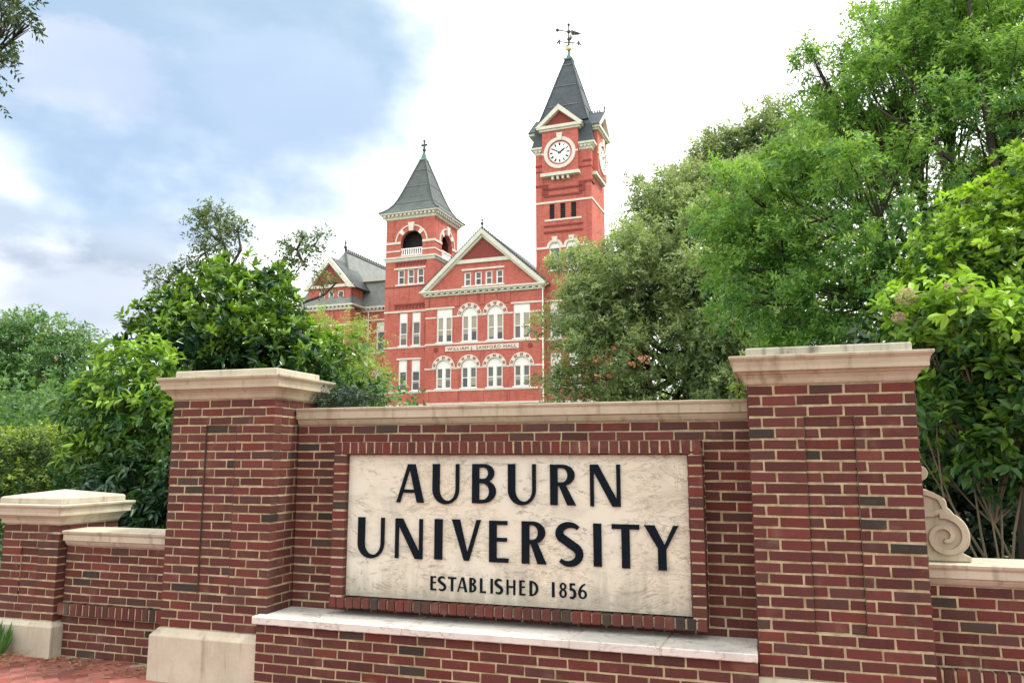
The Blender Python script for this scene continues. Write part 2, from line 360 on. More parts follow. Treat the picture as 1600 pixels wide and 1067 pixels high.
def grow(x0, x1, y0, y1, prof): return [(x0 - e, x1 + e, y0 - e, y1 + e, z) for e, z in prof]
CAPPROF = [(.002, 0), (.010, .012), (.018, .035), (.034, .058), (.050, .068), (.050, .076), (.074, .080), (.074, .108), (.082, .138), (.100, .160), (.102, .177), (.0, .182)]

def tall_pillar(name, X0, label, panel=(.330, .620), side=None):
    X1 = X0 + .966; YD = .62
    root = empty(name, (X0 + .48, .31, -2.15), label=label, cat='brick pillar', group='tall brick pillars at the ends of the sign wall')
    def off(o): o.location.x -= root.location.x; o.location.y -= root.location.y; o.location.z -= root.location.z; return o
    m = MB(); y0 = .0065
    pz0, pz1 = -C * 22, -C * 3
    px0, px1 = X0 + panel[0], X0 + panel[1]; IN = .016
    m.box(X0 + .0065, px0, y0, YD, -1.76, 0); m.box(px1, X1 - .0065, y0, YD, -1.76, 0)
    m.box(px0, px1, y0, YD, -1.76, pz0); m.box(px0, px1, y0, YD, pz1, 0); m.box(px0, px1, y0 + IN, YD, pz0, pz1)
    off(m.build('mortar_core', M['mortar'], root))
    for gx_ in (px0 - .0005, px1 - .0035): off(MB().box(gx_, gx_ + .0032, .003, IN + .004, pz0, pz1).build('soiled_shade_line', M['grime_shade'], root))  # dark strips paint in the shadow line at the recess edges, slightly dirty
    before = set(COL.objects)
    for r in range(26):
        z = -C * (r + 1) + MJ / 2
        odd = r % 2 == 0
        if 3 <= r < 22:
            course(root, X0, px0, 0, z, .158 if odd else .083, D=.10)
            course(root, px0 + .004, px1 - .004, IN, z, .085 if odd else .195, dark=.10)
            course(root, px1, X1, 0, z, .145 if odd else .055, D=.10)
        else: course(root, X0, X1, 0, z, .160 if odd else .085, D=.10)
        course(root, .1, .60, X1, z, .10 if odd else .2015, rz=R(90), along_y=True)
        p = .60
        for L in ([.2015, .2015, .097] if odd else [.10, .2015, .1985]):                    # face towards -x
            brick(root, X0, p - MJ / 2, z, L - MJ, rz=R(-90)); p -= L
    for o in set(COL.objects) - before: off(o)
    off(cap(grow(X0, X1, 0, YD, CAPPROF), 'cap_stone', root))
    off(cap(grow(X0, X1, 0, YD, [(-.002, .1815), (-.002, .232), (-.008, .237), (-.30, .262)]), 'cap_top', root, 'caststone_dirty' if side is None else 'caststone_pale'))
    zb = [(.05, -2.155), (.05, -1.815), (.004, -1.761)]
    off(cap(grow(X0, X1 - .035 if side == 'left' else X1, 0, YD, zb), 'base_stone', root, 'caststone_pale'))
    return root
tall_pillar('brick_pillar', -4.462, 'tall brick pillar between the sign wall and the low wall with the ball-less low pier', side='left')['label'] = \
    'tall stone-capped brick pillar at the left end of the sign, pale base block in full view'
tall_pillar('brick_pillar', 0.0, 'tall stone-capped brick pillar beside the carved stone scroll, right of the sign')

# sign wall: brick field, rowlock frame round the marble, coping stones
YW = .323
wall = empty('sign_wall', (-1.75, YW, -2.15), label='long brick wall with stone coping holding the marble sign between the two tall pillars', cat='brick wall')
def local(root, fn):
    before = set(COL.objects); fn()
    for o in set(COL.objects) - before:
        if o.parent is root: o.location = Vector(o.location) - Vector(root.location)
FX0, FX1, FZ0, FZ1 = -3.052, -.302, -1.553, -.338       # outer edge of the brick frame
PX0, PX1, PZ0, PZ1 = -2.940, -.400, -1.474, -.436       # marble opening
YF = .142
def f():
    m = MB(); e = .0065
    m.box(-3.49, 0, YW + e, YW + .30, -1.66, -.205)
    m.box(FX0 + e, FX1 - e, YF + e, YW + e - .001, FZ0 + e, PZ0 - .014); m.box(FX0 + e, FX1 - e, YF + e, YW + e - .001, PZ1 + .010, FZ1 - e)
    m.box(FX0 + e, PX0 - .008, YF + e, YW + e - .001, PZ0 - .02, PZ1 + .02); m.box(PX1 + .008, FX1 - e, YF + e, YW + e - .001, PZ0 - .02, PZ1 + .02)
    m.build('mortar_core', M['mortar'], wall)
    for r in range(21):
        z = -.205 - C * (r + 1) + MJ / 2; odd = r % 2 == 0
        if z + C - MJ > FZ1 - .01 and r < 2: course(wall, -3.49, 0, YW, z, .09 if odd else .185, dark=.09)
        elif z > FZ0 - .02:
            course(wall, -3.49, FX0, YW, z, .20 if odd else .30 - .15, dark=.07); course(wall, FX1, 0, YW, z, .2015 if odd else .10, dark=.10)
        else: course(wall, -3.49, 0, YW, z, .09)
    # frame: headers on end above and below, stacked flat at the sides
    W1 = .0677
    n = int((FX1 - FX0) / W1); w = (FX1 - FX0) / n
    for i in range(n):
        x = FX0 + i * w + MJ / 2
        brick(wall, x, YF, PZ1 + .002, w - MJ, FZ1 - PZ1 - .004, .15, dark=.05)
        brick(wall, x, YF - .012, FZ0, w - MJ, PZ0 - FZ0 - .006, .19, dark=.17)
    n = int((PZ1 - PZ0) / W1); w = (PZ1 - PZ0) / n
    for i in range(n):
        z = PZ0 + i * w + MJ / 2
        brick(wall, FX0, YF, z, PX0 - FX0, w - MJ, .15, dark=.08); brick(wall, PX1, YF, z, FX1 - PX1, w - MJ, .15, dark=.12)
    prof = [(0, -.205), (-.014, -.192), (-.028, -.168), (-.028, -.158), (-.048, -.153), (-.048, -.098), (-.058, -.084), (-.062, -.070), (-.04, -.066), (.34, -.064), (.34, -.205)]
    xs = [-3.488, -2.578, -1.721, -.891, -.002]
    for a, b_ in zip(xs, xs[1:]):
        MB().prismx([(YW + y, z) for y, z in prof], a + .003, b_ - .003).build('coping_stone', M['caststone'], wall, bevel=.002)
    for x in xs[1:-1]: MB().prismx([(YW + y * .97 + .001, z + .001) for y, z in prof], x - .0029, x + .0029).build('coping_joint', M['joint'], wall)
local(wall, f)

# marble sign with raised painted letters
sign = empty('marble_sign', (-1.67, .2, -1.474), label='veined marble sign panel with dark blue raised capitals set in the brick frame', cat='sign')
MB().box(PX0 - 1.67 * 0 + .0015, PX1 - .0015, .188, .30, PZ0 + .0015, PZ1 - .0015).build('panel', M['marble'], sign).location = -Vector(sign.location)
def arc(cx, cz, rx, rz, a0, a1, n=14): return [(cx + rx * math.cos(R(a0 + (a1 - a0) * i / n)), cz + rz * math.sin(R(a0 + (a1 - a0) * i / n))) for i in range(n + 1)]
def ribbon(pts, ws):
    L, Rr = [], []
    for i, p in enumerate(pts):
        a = pts[max(i - 1, 0)]; b_ = pts[min(i + 1, len(pts) - 1)]; d = math.hypot(b_[0] - a[0], b_[1] - a[1]) or 1
        nx, nz = -(b_[1] - a[1]) / d, (b_[0] - a[0]) / d; w = ws[i] / 2
        L.append((p[0] + nx * w, p[1] + nz * w)); Rr.append((p[0] - nx * w, p[1] - nz * w))
    return ('strip', L, Rr)
def ringD(x0, xr, zb, zt, th, tv):       # bowl of B, R, D: open to the left
    h = zt - zb; xc = xr - min(h * .62, xr - x0)
    o = [(x0, zb)] + arc(xc, (zb + zt) / 2, xr - xc, h / 2, -90, 90) + [(x0, zt)]
    i = [(x0, zb + tv)] + arc(xc, (zb + zt) / 2, xr - xc - th, h / 2 - tv, -90, 90) + [(x0, zt - tv)]
    return ('strip', o, i)
def oring(cx, cz, rx, rz, th, tv, n=24):
    return ('strip', arc(cx, cz, rx, rz, 0, 360, n), arc(cx, cz, rx - th, rz - tv, 0, 360, n))
def strokes(ch, w, T=.185, t=.088):
    q = lambda x0, x1, z0, z1: [(x0, z0), (x1, z0), (x1, z1), (x0, z1)]
    if ch == 'A':
        a0, a1 = w * .41, w * .67
        return [[(0, 0), (t * 1.1, 0), (a0 + t * .95, 1), (a0, 1)], [(w - T * 1.02, 0), (w, 0), (a1, 1), (a0 + .02, 1)], q(w * .24, w * .80, .25, .335)]
    if ch == 'U':
        o = arc(w / 2, .36, w / 2, .375, 180, 360); i = arc((T + w - t) / 2, .36, (w - t - T) / 2, .285, 180, 360)
        return [q(0, T, .355, 1), q(w - t, w, .355, 1), ('strip', o, i)]
    if ch == 'B': return [q(0, T, 0, 1), ringD(T * .6, w * .93, .53, 1, T * .85, t), ringD(T * .6, w, 0, .60, T * .95, t)]
    if ch == 'R': return [q(0, T, 0, 1), ringD(T * .6, w * .96, .47, 1, T * .95, t), [(T + .03, .50), (T + .17, .56), (w, 0), (w - T * 1.15, 0)]]
    if ch == 'N': return [q(0, t, 0, 1), q(w - t, w, 0, 1), [(0, 1), (T * 1.05, 1), (w, 0), (w - T * 1.05, 0)]]
    if ch == 'I': return [q(0, w, 0, 1)]
    if ch == 'V': return [[(0, 1), (T * 1.1, 1), (w * .60, 0), (w * .43, 0)], [(w - t * 1.15, 1), (w, 1), (w * .60, 0), (w * .47, 0)]]
    if ch == 'E': return [q(0, min(T, w * .42), 0, 1), q(.02, w * .94, 1 - t * 1.05, 1), q(.02, w * .92, .50, .50 + t), q(.02, w, 0, t * 1.1)]
    if ch == 'L': return [q(0, min(T, w * .42), 0, 1), q(.02, w, 0, t * 1.2)]
    if ch == 'H': return [q(0, T * .8, 0, 1), q(w - T * .8, w, 0, 1), q(.02, w - .02, .47, .47 + t * 1.1)]
    if ch == 'T': return [q(w / 2 - T / 2, w / 2 + T / 2, 0, 1), q(0, w, 1 - t * 1.2, 1)]
    if ch == 'D': return [q(0, T, 0, 1), ringD(T * .6, w, 0, 1, T * .95, t)]
    if ch == 'Y': return [q(w * .51 - T * .5, w * .51 + T * .5, 0, .5), [(0, 1), (T * 1.25, 1), (w * .51 + T * .5, .49), (w * .51 - T * .5, .49)], [(w - t * 1.3, 1), (w, 1), (w * .51 + T * .5, .46), (w * .51 + T * .05, .46)]]
    if ch == 'S':
        p = arc(w * .52, .745, w * .43, .20, 38, 205, 12) + arc(w * .46, .26, w * .44, .215, 62, -140, 14)
        n = len(p); return [ribbon(p, [t + (T * 1.05 - t) * math.sin(math.pi * min(1, max(0, (i - 1) / (n - 3)))) ** .8 for i in range(n)])]
    if ch == '1': return [q(0, w, 0, 1)]
    if ch == '8': return [oring(w / 2, .755, w * .44, .245, T * .7, t), oring(w / 2, .29, w * .5, .29, T * .8, t)]
    if ch == '5': return [q(w * .12, w * .92, 1 - t * 1.3, 1), q(w * .10, w * .10 + t * 1.4, .52, 1), ribbon(arc(w * .42, .31, w * .46, .28, 125, -130, 16), [t] + [t + (T - t) * math.sin(math.pi * i / 16) for i in range(1, 16)] + [t])]
    if ch == '6': return [oring(w / 2, .30, w * .5, .30, T * .85, t), ribbon([(w * .10, .30), (w * .13, .48), (w * .28, .72), (w * .50, .88), (w * .80, .98)], [T * .9, T * .9, T * .8, t * 1.2, t])]
    return [q(0, w, 0, 1)]
LET = [('A', -2.531, -2.310, -.784, -.504), ('U', -2.241, -2.032, -.788, -.502), ('B', -1.930, -1.749, -.780, -.501), ('U', -1.658, -1.452, -.784, -.501), ('R', -1.347, -1.164, -.782, -.503), ('N', -1.063, -.853, -.785, -.502),
 ('U', -2.844, -2.626, -1.192, -.899), ('N', -2.534, -2.315, -1.187, -.901), ('I', -2.219, -2.159, -1.183, -.898), ('V', -2.084, -1.863, -1.183, -.897), ('E', -1.798, -1.655, -1.185, -.899), ('R', -1.556, -1.378, -1.185, -.897), ('S', -1.300, -1.127, -1.187, -.898), ('I', -1.045, -.990, -1.184, -.899), ('T', -.918, -.732, -1.187, -.900), ('Y', -.699, -.473, -1.190, -.901),
 ('E', -2.250, -2.203, -1.400, -1.302), ('S', -2.188, -2.130, -1.401, -1.301), ('T', -2.113, -2.049, -1.400, -1.302), ('A', -2.042, -1.963, -1.401, -1.301), ('B', -1.949, -1.895, -1.400, -1.300), ('L', -1.869, -1.823, -1.400, -1.300), ('I', -1.790, -1.771, -1.400, -1.299), ('S', -1.756, -1.699, -1.401, -1.299), ('H', -1.671, -1.605, -1.402, -1.300), ('E', -1.577, -1.533, -1.401, -1.300), ('D', -1.503, -1.438, -1.402, -1.300),
 ('1', -1.342, -1.322, -1.401, -1.301), ('8', -1.290, -1.236, -1.402, -1.301), ('5', -1.221, -1.174, -1.402, -1.302), ('6', -1.156, -1.096, -1.402, -1.302)]
for ch, x0, x1, z0, z1 in LET:
    H = z1 - z0; big = H > .2; w = (x1 - x0) / H; mb = MB(); y1 = .189; dp = .015 if big else .004
    for k, st in enumerate(strokes(ch, w, *((.19, .092) if big else (.20, .11)))):
        y0 = .188 - dp - .0004 * k
        if isinstance(st, tuple):
            _, A, B_ = st
            for i in range(len(A) - 1): mb.prism([(px * H, pz * H) for px, pz in (A[i], A[i + 1], B_[i + 1], B_[i])], y0, y1)
        else: mb.prism([(px * H, pz * H) for px, pz in st], y0, y1)
    o = mb.build('letter', M['letter'], sign); o.location = Vector((x0, 0, z0)) - Vector(sign.location)

# marble-topped ledge in front of the sign
ledge = empty('marble_topped_ledge', (-1.75, .1, -2.15), label='low brick ledge under the sign topped with white marble slabs', cat='ledge')
def f():
    YL = -.062
    MB().box(-3.527, -.006, YL + .0065, YW - .01, -2.16, -1.665).build('mortar_core', M['mortar'], ledge)
    for r in range(8):
        z = -1.664 - C * (r + 1) + MJ / 2
        course(ledge, -3.532, -.004, YL, z, .155 if r % 2 else .075, D=.1, dark=.06)
    for i, (a0, a1, b0, b1) in enumerate(((-3.545, -3.488, -2.338, -2.322), (-2.334, -2.316, -1.158, -1.121), (-1.152, -1.115, -.577, -.554), (-.571, -.548, -.003, -.003))):
        poly = [(a0, -.105), (b0, -.105), (b1, YW - .003), (a1, YW - .003)]
        if i == 0: poly = [(a0, -.105), (b0, -.105), (b1, YW - .003), (a1, YW - .003), (a1, -.004), (a0, -.004)]
        fr_ = []; (ax_, ay_), (bx_, by_) = poly[0], poly[1]
        for q in range(25): fr_.append((ax_ + (bx_ - ax_) * q / 24, ay_ + (random.uniform(-.0035, .0035) + (.006 if random.random() < .12 else 0) if 0 < q < 24 else 0)))
        poly = fr_ + poly[2:]
        MB().slabz(poly, -1.662 + .002 * (i % 2), -1.606 - .003 * (i % 2)).build('marble_slab', M['slab_marble'], ledge, bevel=.006)
    for x, x2 in ((-2.336, -2.319), (-1.155, -1.118), (-.574, -.551)):
        MB().slabz([(x - .0035, -.099), (x + .0035, -.099), (x2 + .0035, YW - .01), (x2 - .0035, YW - .01)], -1.66, -1.6135).build('slab_joint', M['joint'], ledge)
local(ledge, f)

# wing walls and the low pier at the far left
WPROF = [(0, -1.223), (-.014, -1.212), (-.030, -1.190), (-.030, -1.180), (-.052, -1.175), (-.052, -1.128), (-.066, -1.112), (-.072, -1.094), (-.05, -1.090), (.20, -1.083), (.36, -1.094), (.36, -1.223)]
def wing(name, x0, x1, joints, label):
    root = empty(name, ((x0 + x1) / 2, YW, -2.15), label=label, cat='low brick wall')
    def f():
        MB().box(x0, x1, YW + .0065, YW + .28, -2.16, -1.223).build('mortar_core', M['mortar'], root)
        for r in range(7): course(root, x0, x1, YW, -1.223 - C * (r + 1) + MJ / 2, .19 if r % 2 else .09)
        n = int((x1 - x0) / .0677); w = (x1 - x0) / n
        for i in range(n): brick(root, x0 + i * w + MJ / 2, YW - .055, -1.80, w - MJ, .098, .15, dark=.15)
        MB().box(x0, x1, YW - .048, YW, -1.795, -1.708).build('rowlock_bed', M['mortar'], root)
        for r in range(5): course(root, x0, x1, YW, -1.812 - C * (r + 1) + MJ / 2, .09 if r % 2 else .19)
        xs = [x0] + joints + [x1]
        for a, b_ in zip(xs, xs[1:]): MB().prismx([(YW + y, z) for y, z in WPROF], a + .003, b_ - .003).build('coping_stone', M['caststone_pale'], root, bevel=.002)
        for x in joints: MB().prismx([(YW + y * .97 + .001, z - .001) for y, z in WPROF], x - .0029, x + .0029).build('coping_joint', M['joint'], root)
    local(root, f)
wing('low_wall', -5.80, -4.468, [-5.17], 'low brick wall with pale coping between the tall left pillar and the short pier')
wing('low_wall', .972, 3.6, [2.1], 'low brick wall with pale coping under the carved stone scroll')
pier = empty('brick_pier', (-6.12, .56, -2.15), label='short brick pier with stepped pyramid stone cap at the far left', cat='brick pier')
def f():
    x0, x1, y0, y1 = -6.465, -5.815, .245, .895
    m = MB(); e = .0065; px0, px1 = -6.24, -6.04; zt, zb = -1.045 - C * 3, -1.045 - C * 10
    m.box(x0 + e, px0, y0 + e, y1, -1.86, -1.045); m.box(px1, x1 - e, y0 + e, y1, -1.86, -1.045)
    m.box(px0, px1, y0 + e, y1, zt, -1.045); m.box(px0, px1, y0 + e, y1, -1.86, zb); m.box(px0, px1, y0 + e + .014, y1, zb, zt)
    m.build('mortar_core', M['mortar'], pier)
    for r in range(12):
        z = -1.045 - C * (r + 1) + MJ / 2; odd = r % 2 == 0
        if 3 <= r < 10:
            course(pier, x0, px0, y0, z, .12 if odd else .2, D=.1); course(pier, px0, px1, y0 + .014, z, .1 if odd else .2); course(pier, px1, x1, y0, z, .12 if odd else .2, D=.1)
        else: course(pier, x0, x1, y0, z, .2015 if odd else .1, D=.1)
        course(pier, y0 + .1, y1, x1, z, .2015 if odd else .1, rz=R(90), along_y=True)
    p2 = [(e_, z - 1.045) for e_, z in CAPPROF[:-1]] + [(.04, -.864)]
    cap(grow(x0, x1, y0, y1, p2), 'cap_stone', pier, 'caststone_pale')
    cap(grow(x0, x1, y0, y1, [(.035, -.8645), (.035, -.818), (.022, -.806), (-.32, -.752)]), 'cap_top', pier, 'caststone_pale')
    cap(grow(x0, x1, y0, y1, [(.045, -2.155), (.045, -1.895), (.004, -1.86)]), 'base_stone', pier, 'caststone_pale')
local(pier, f)

# carved scroll bracket on the right-hand low wall
scroll = empty('stone_scroll', (1.1, .42, -1.083), label='carved tan stone scroll bracket standing on the low wall against the right pillar', cat='stone scroll')
def f():
    cx, cz, ro = 1.115, -.930, .148
    out = [(.972, -1.0845), (1.262, -1.0845), (1.262, -1.055), (1.215, -1.030)] + arc(cx, cz, ro, ro, -28, 62, 14) + [(1.165, -.772), (1.150, -.760), (1.146, -.716), (1.128, -.700), (1.085, -.672), (1.035, -.650), (.972, -.640)]
    MB().prism(out, .335, .56).build('body', M['caststone'], scroll, bevel=.006)
    sp = [(cx + .010 + (.128 - .1065 * i / 60) * math.cos(R(100 - 560 * i / 60)) - .004, cz - .004 + (.128 - .1065 * i / 60) * math.sin(R(100 - 560 * i / 60))) for i in range(61)]
    st = ribbon(sp, [.034 - .012 * i / 60 for i in range(61)]); mb = MB()
    for i in range(60): mb.prism([st[1][i], st[1][i + 1], st[2][i + 1], st[2][i]], .312, .336)
    mb.build('volute', M['caststone'], scroll)
    mb = MB(); st = ribbon([(.985, -.66), (1.05, -.675), (1.105, -.70), (1.122, -.735), (1.128, -.775), (1.06, -.80), (.99, -.80)], [.03] * 7)
    for i in range(6): mb.prism([st[1][i], st[1][i + 1], st[2][i + 1], st[2][i]], .318, .336)
    mb.build('raised_border', M['caststone'], scroll)
    m = MB(); m.prism(arc(1.015, -.552, .047, .047, 0, 360, 20)[:-1], .36, .53); m.prism([(.974, -.64), (1.02, -.645), (1.03, -.585), (.974, -.57)], .362, .528)
    m.build('ear', M['caststone'], scroll, bevel=.004)
    m = MB(); m.prism(arc(1.015, -.552, .018, .018, 0, 360, 12)[:-1], .348, .37); m.build('ear_boss', M['caststone'], scroll)
local(scroll, f)

# ------------------------------------------------------------------ ground
nx, ny = 60, 90
gx = np.linspace(-420, 420, nx); gy = np.concatenate([np.linspace(-60, 12, 24), np.linspace(14, 110, 40), np.linspace(120, 900, 26)])
def gz(x, y):
    k = np.clip((y - 6) / 58, 0, 1); k = k * k * (3 - 2 * k); return -2.155 + 4.6 * k
vs = [(x, y, float(gz(x, y))) for y in gy for x in gx]
fs = [(j * nx + i, j * nx + i + 1, (j + 1) * nx + i + 1, (j + 1) * nx + i) for j in range(len(gy) - 1) for i in range(nx - 1)]
m, t, b = newmat('lawn'); M['lawn'] = m
setc(t, b.inputs['Base Color'], mix(t, wnoise(t, .6, 6), (.045, .085, .025), (.10, .15, .045))); b.inputs['Roughness'].default_value = .9; bump(t, b, wnoise(t, 30, 4), .6, .03)
me = bpy.data.meshes.new('ground'); me.from_pydata(vs, [], fs); tag(link('ground', me, None, M['lawn']), kind='structure')
pav = empty('brick_pavement', (-3, -2, -2.15), kind='structure')
def f():
    MB().box(-8.6, 4.2, -9, YW - .002, -2.16, -2.1545).build('paving_bed', M['mortar'], pav)
    rest = MB(); cand = []
    a = R(52); ca, sa = math.cos(a), math.sin(a); PW, PL = .103, .205
    for i in range(-75, 76):
        for j in range(-150, 40):
            u = (i + (.5 if j % 2 else 0)) * PL; v = j * PW
            x = -5.2 + u * ca - v * sa; y = -.6 + u * sa + v * ca
            if -8.4 < x < 4 and -8.8 < y < .30: cand.append(((x + 5.0) ** 2 + (y + .1) ** 2, x, y, x > -6.5 and x < -4.4 and y > .2))
    cand.sort(); pm = []
    for k in range(3):
        j = lambda: random.uniform(-.001, .001); mb = MB()
        mb.rings([(-PL / 2 + .003 + j(), PL / 2 - .003, -PW / 2 + .003, PW / 2 - .003 + j(), -.003), (-PL / 2 + .003, PL / 2 - .003, -PW / 2 + .003, PW / 2 - .003, .0), (-PL / 2 + .006, PL / 2 - .006, -PW / 2 + .006, PW / 2 - .006, .004)])
        pm.append(mb.mesh('paver', M['brick']))
    for n, (_, x, y, _h) in enumerate(cand):
        if n < 280:
            o = bpy.data.objects.new('paver', pm[n % 3]); COL.objects.link(o); o.parent = pav
            o.location = (x, y, -2.152 + random.uniform(0, .003)); o.rotation_euler = (random.uniform(-.01, .01), random.uniform(-.01, .01), a)
            k = random.uniform(.8, 1.2); c_ = random.choice([(.31, .105, .078), (.25, .080, .062), (.36, .135, .105), (.28, .11, .085)]); o.color = (c_[0] * k, c_[1] * k, c_[2] * k, 1)
        else:
            rest.M = Matrix.Translation((x, y, -2.152)) @ Matrix.Rotation(a, 4, 'Z')
            rest.box(-PL / 2 + .003, PL / 2 - .003, -PW / 2 + .003, PW / 2 - .003, -.003, .003)
    o = rest.build('distant_pavers', M['brick'], pav); o['kind'] = 'stuff'; o.color = (.29, .07, .05, 1)
local(pav, f)

# ------------------------------------------------------------------ the hall
HALL = empty('college_hall', (-22.197, 75, 5.364), R(-2.5), label='large red brick college hall with two pointed towers, gabled centre and white trimmed windows', cat='building')
JOINED = {'brick_voussoirs', 'belfry_belt', 'pale_slate_bands', 'modillions', 'balusters', 'roof_cresting', 'ridge_cresting', 'numeral_ring', 'louver_slats', 'corbel_table', 'brick_banding', 'pilaster_strips'}
def hb(mb, name, mat, parent=HALL, **kw):
    o = mb.build(name, M[mat], parent, **kw)
    if name in JOINED: o['kind'] = 'stuff'
    return o
def skin(mb, u0, u1, v0, v1, k, ops, th=.45):
    """a wall face of thickness th with openings (u0,u1,v0,v1,arched)"""
    us = sorted({u0, u1, *[a for o in ops for a in o[:2]]}); vs = sorted({v0, v1, *[a for o in ops for a in o[2:4]]})
    for j in range(len(vs) - 1):
        run = None
        for i in range(len(us) - 1):
            cu, cv = (us[i] + us[i + 1]) / 2, (vs[j] + vs[j + 1]) / 2
            hole = any(o[0] < cu < o[1] and o[2] < cv < o[3] for o in ops)
            if not hole: run = (us[i], us[i + 1]) if run is None else (run[0], us[i + 1])
            if (hole or i == len(us) - 2) and run: mb.box(run[0], run[1], k, k + th, vs[j], vs[j + 1]); run = None
    for o in ops:
        if len(o) > 4 and o[4]:
            a, b_, c_, d = o[:4]; r = (b_ - a) / 2; cx = (a + b_) / 2; zs = d - r
            mb.prism([(a, d), (a, zs)] + arc(cx, zs, r, r, 180, 90, 8)[1:], k + .001, k + th); mb.prism([(b_, d)] + arc(cx, zs, r, r, 90, 0, 8), k + .001, k + th)
def window(u0, u1, v0, v1, k, vt=None, arched=False, double=False, glass='glass_grey', blind=None, sill=True):
    """white frame with sashes; from vt up a white boarded transom"""
    fr = MB(); e = .11; y0, y1 = k + .10, k + .30; vt = v1 if vt is None else vt
    fr.box(u0, u0 + e, y0, y1, v0, vt); fr.box(u1 - e, u1, y0, y1, v0, vt); fr.box(u0 + e, u1 - e, y0, y1, v0, v0 + e)
    if arched: r = (u1 - u0) / 2; fr.prism([(u0, vt), (u1, vt)] + arc((u0 + u1) / 2, vt, r, r, 0, 180, 14)[1:-1], y0, y1)
    elif vt < v1: fr.box(u0, u1, y0, y1, vt, v1)
    else: fr.box(u0 + e, u1 - e, y0, y1, v1 - e, v1)
    if double: c_ = (u0 + u1) / 2; fr.box(c_ - .17, c_ + .17, y0 - .03, y1, v0 + e, vt)
    cols = [(u0 + e, (u0 + u1) / 2 - .17), ((u0 + u1) / 2 + .17, u1 - e)] if double else [(u0 + e, u1 - e)]
    vm = v0 + (vt - v0) * .5
    for a, b_ in cols:
        fr.box(a, b_, y0 + .04, y1, vm - .05, vm + .05); fr.box(a, b_, y0 + .03, y1, vt - .07, vt - .001)
        fr.box(a, a + .06, y0 + .05, y1, v0 + e, vt - .07); fr.box(b_ - .06, b_, y0 + .05, y1, v0 + e, vt - .07)
        if vt < v1 and not arched: fr.box(a + .12, b_ - .12, y0 - .02, y0 + .01, vt + .15, v1 - .15)
    if sill: fr.box(u0 - .12, u1 + .12, k - .10, k + .2, v0 - .14, v0)
    w = hb(fr, 'window', 'white')
    for a, b_ in cols:
        if blind: 
            zb = vm - (vm - v0 - e) * random.choice([0, .25, .45, .8]); hb(MB().box(a + .01, b_ - .01, y0 + .11, y0 + .13, zb, vm - .06), 'drawn_blind', 'blind', w) if zb < vm - .1 else None
        hb(MB().box(a, b_, y0 + .13, y1 + .02, v0 + e, vm - .001), 'pane', random.choice([glass, glass, 'glass_dark']), w)
        hb(MB().box(a, b_, y0 + .13, y1 + .02, vm + .001, vt - .03), 'pane', blind or glass, w)
    return w
def archring(uc, vs_, r0, r1, k, blocks=True, key=False, depth=.09):
    mb = MB(); p = arc(uc, vs_, r1, r1, 0, 180, 16); q = arc(uc, vs_, r0, r0, 0, 180, 16)
    for i in range(16): mb.prism([p[i], p[i + 1], q[i + 1], q[i]], k - depth, k + .05)
    ring = hb(mb, 'arch_ring', 'trim')
    if blocks:
        mb = MB(); 
        for i in range(5):
            a = 180 * (i + .5) / 5
            for rr in ((r0 + .10, r0 + (r1 - r0) * .46), (r0 + (r1 - r0) * .54, r1 - .11)):
                for s in (-8.2, 1.0):
                    A = arc(uc, vs_, rr[1], rr[1], a + s, a + s + 7.2, 1); B_ = arc(uc, vs_, rr[0], rr[0], a + s, a + s + 7.2, 1)
                    mb.prism([A[0], A[1], B_[1], B_[0]], k - depth - .02, k)
        hb(mb, 'brick_voussoirs', 'hall_brick_dark', ring)
    if key: hb(MB().prism([(uc - .22, vs_ + r0 - .1), (uc + .22, vs_ + r0 - .1), (uc + .34, vs_ + r1 + .28), (uc - .34, vs_ + r1 + .28)], k - depth - .12, k), 'keystone', 'trim', ring)
def belt(u0, u1, v, h, k, pr=.07, d=.3, mat='trim', name='belt_course', uy1=None):
    hb(MB().box(u0, u1, k - pr, k + d, v, v + h), name, mat)
def modillions(mb, u0, u1, v, h, k0, k1, step=.62, w=.28):
    n = max(1, int((u1 - u0) / step)); s = (u1 - u0) / n
    for i in range(n): c_ = u0 + (i + .5) * s; mb.box(c_ - w / 2, c_ + w / 2, k0, k1, v, v + h)
GB = -3.6
# centre bay ---------------------------------------------------------------
A2 = [(-12.97, -10.99), (-9.82, -7.86), (-6.68, -4.72), (-3.53, -1.57)]; A1 = [(-12.98, -11.06), (-9.84, -7.92), (-6.72, -4.80), (-3.50, -1.58)]
ops = [(A2[0][0], A2[0][1], 7.02, 10.90), (A2[1][0], A2[1][1], 7.02, 9.93 + .98, 1), (A2[2][0], A2[2][1], 7.02, 9.93 + .98, 1), (A2[3][0], A2[3][1], 7.02, 10.90)]
ops += [(a, b_, 1.74, 4.05 + .96, 1) for a, b_ in A1]
GW = [(-9.60, -8.72), (-8.28, -7.40), (-6.97, -6.09), (-5.65, -4.77)]
mb = MB(); skin(mb, -14.38, -.08, GB, 12.45, 0, ops); mb.box(-14.38, -.08, .45, 9, GB, 12.45); hb(mb, 'bay_wall', 'hall_brick')
mb = MB(); skin(mb, -10.75, -3.70, 12.95, 15.2, .05, [(a, b_, 13.42, 15.0) for a, b_ in GW])
mb.prism([(-14.0, 12.95), (-10.75, 12.95), (-10.75, 16.0)], .05, .5); mb.prism([(-.46, 12.95), (-3.70, 16.0), (-3.70, 12.95)], .05, .5)
mb.box(-10.75, -3.70, .05, .5, 15.2, 16.05); mb.prism([(-14.1, 12.9), (-.35, 12.9), (-7.23, 19.2)], .5, 6); hb(mb, 'gable_wall', 'hall_brick')
hb(MB().prism([(-10.1, 16.45), (-4.36, 16.45), (-7.23, 19.1)], -.02, .5), 'tympanum', 'hall_brick_dark')
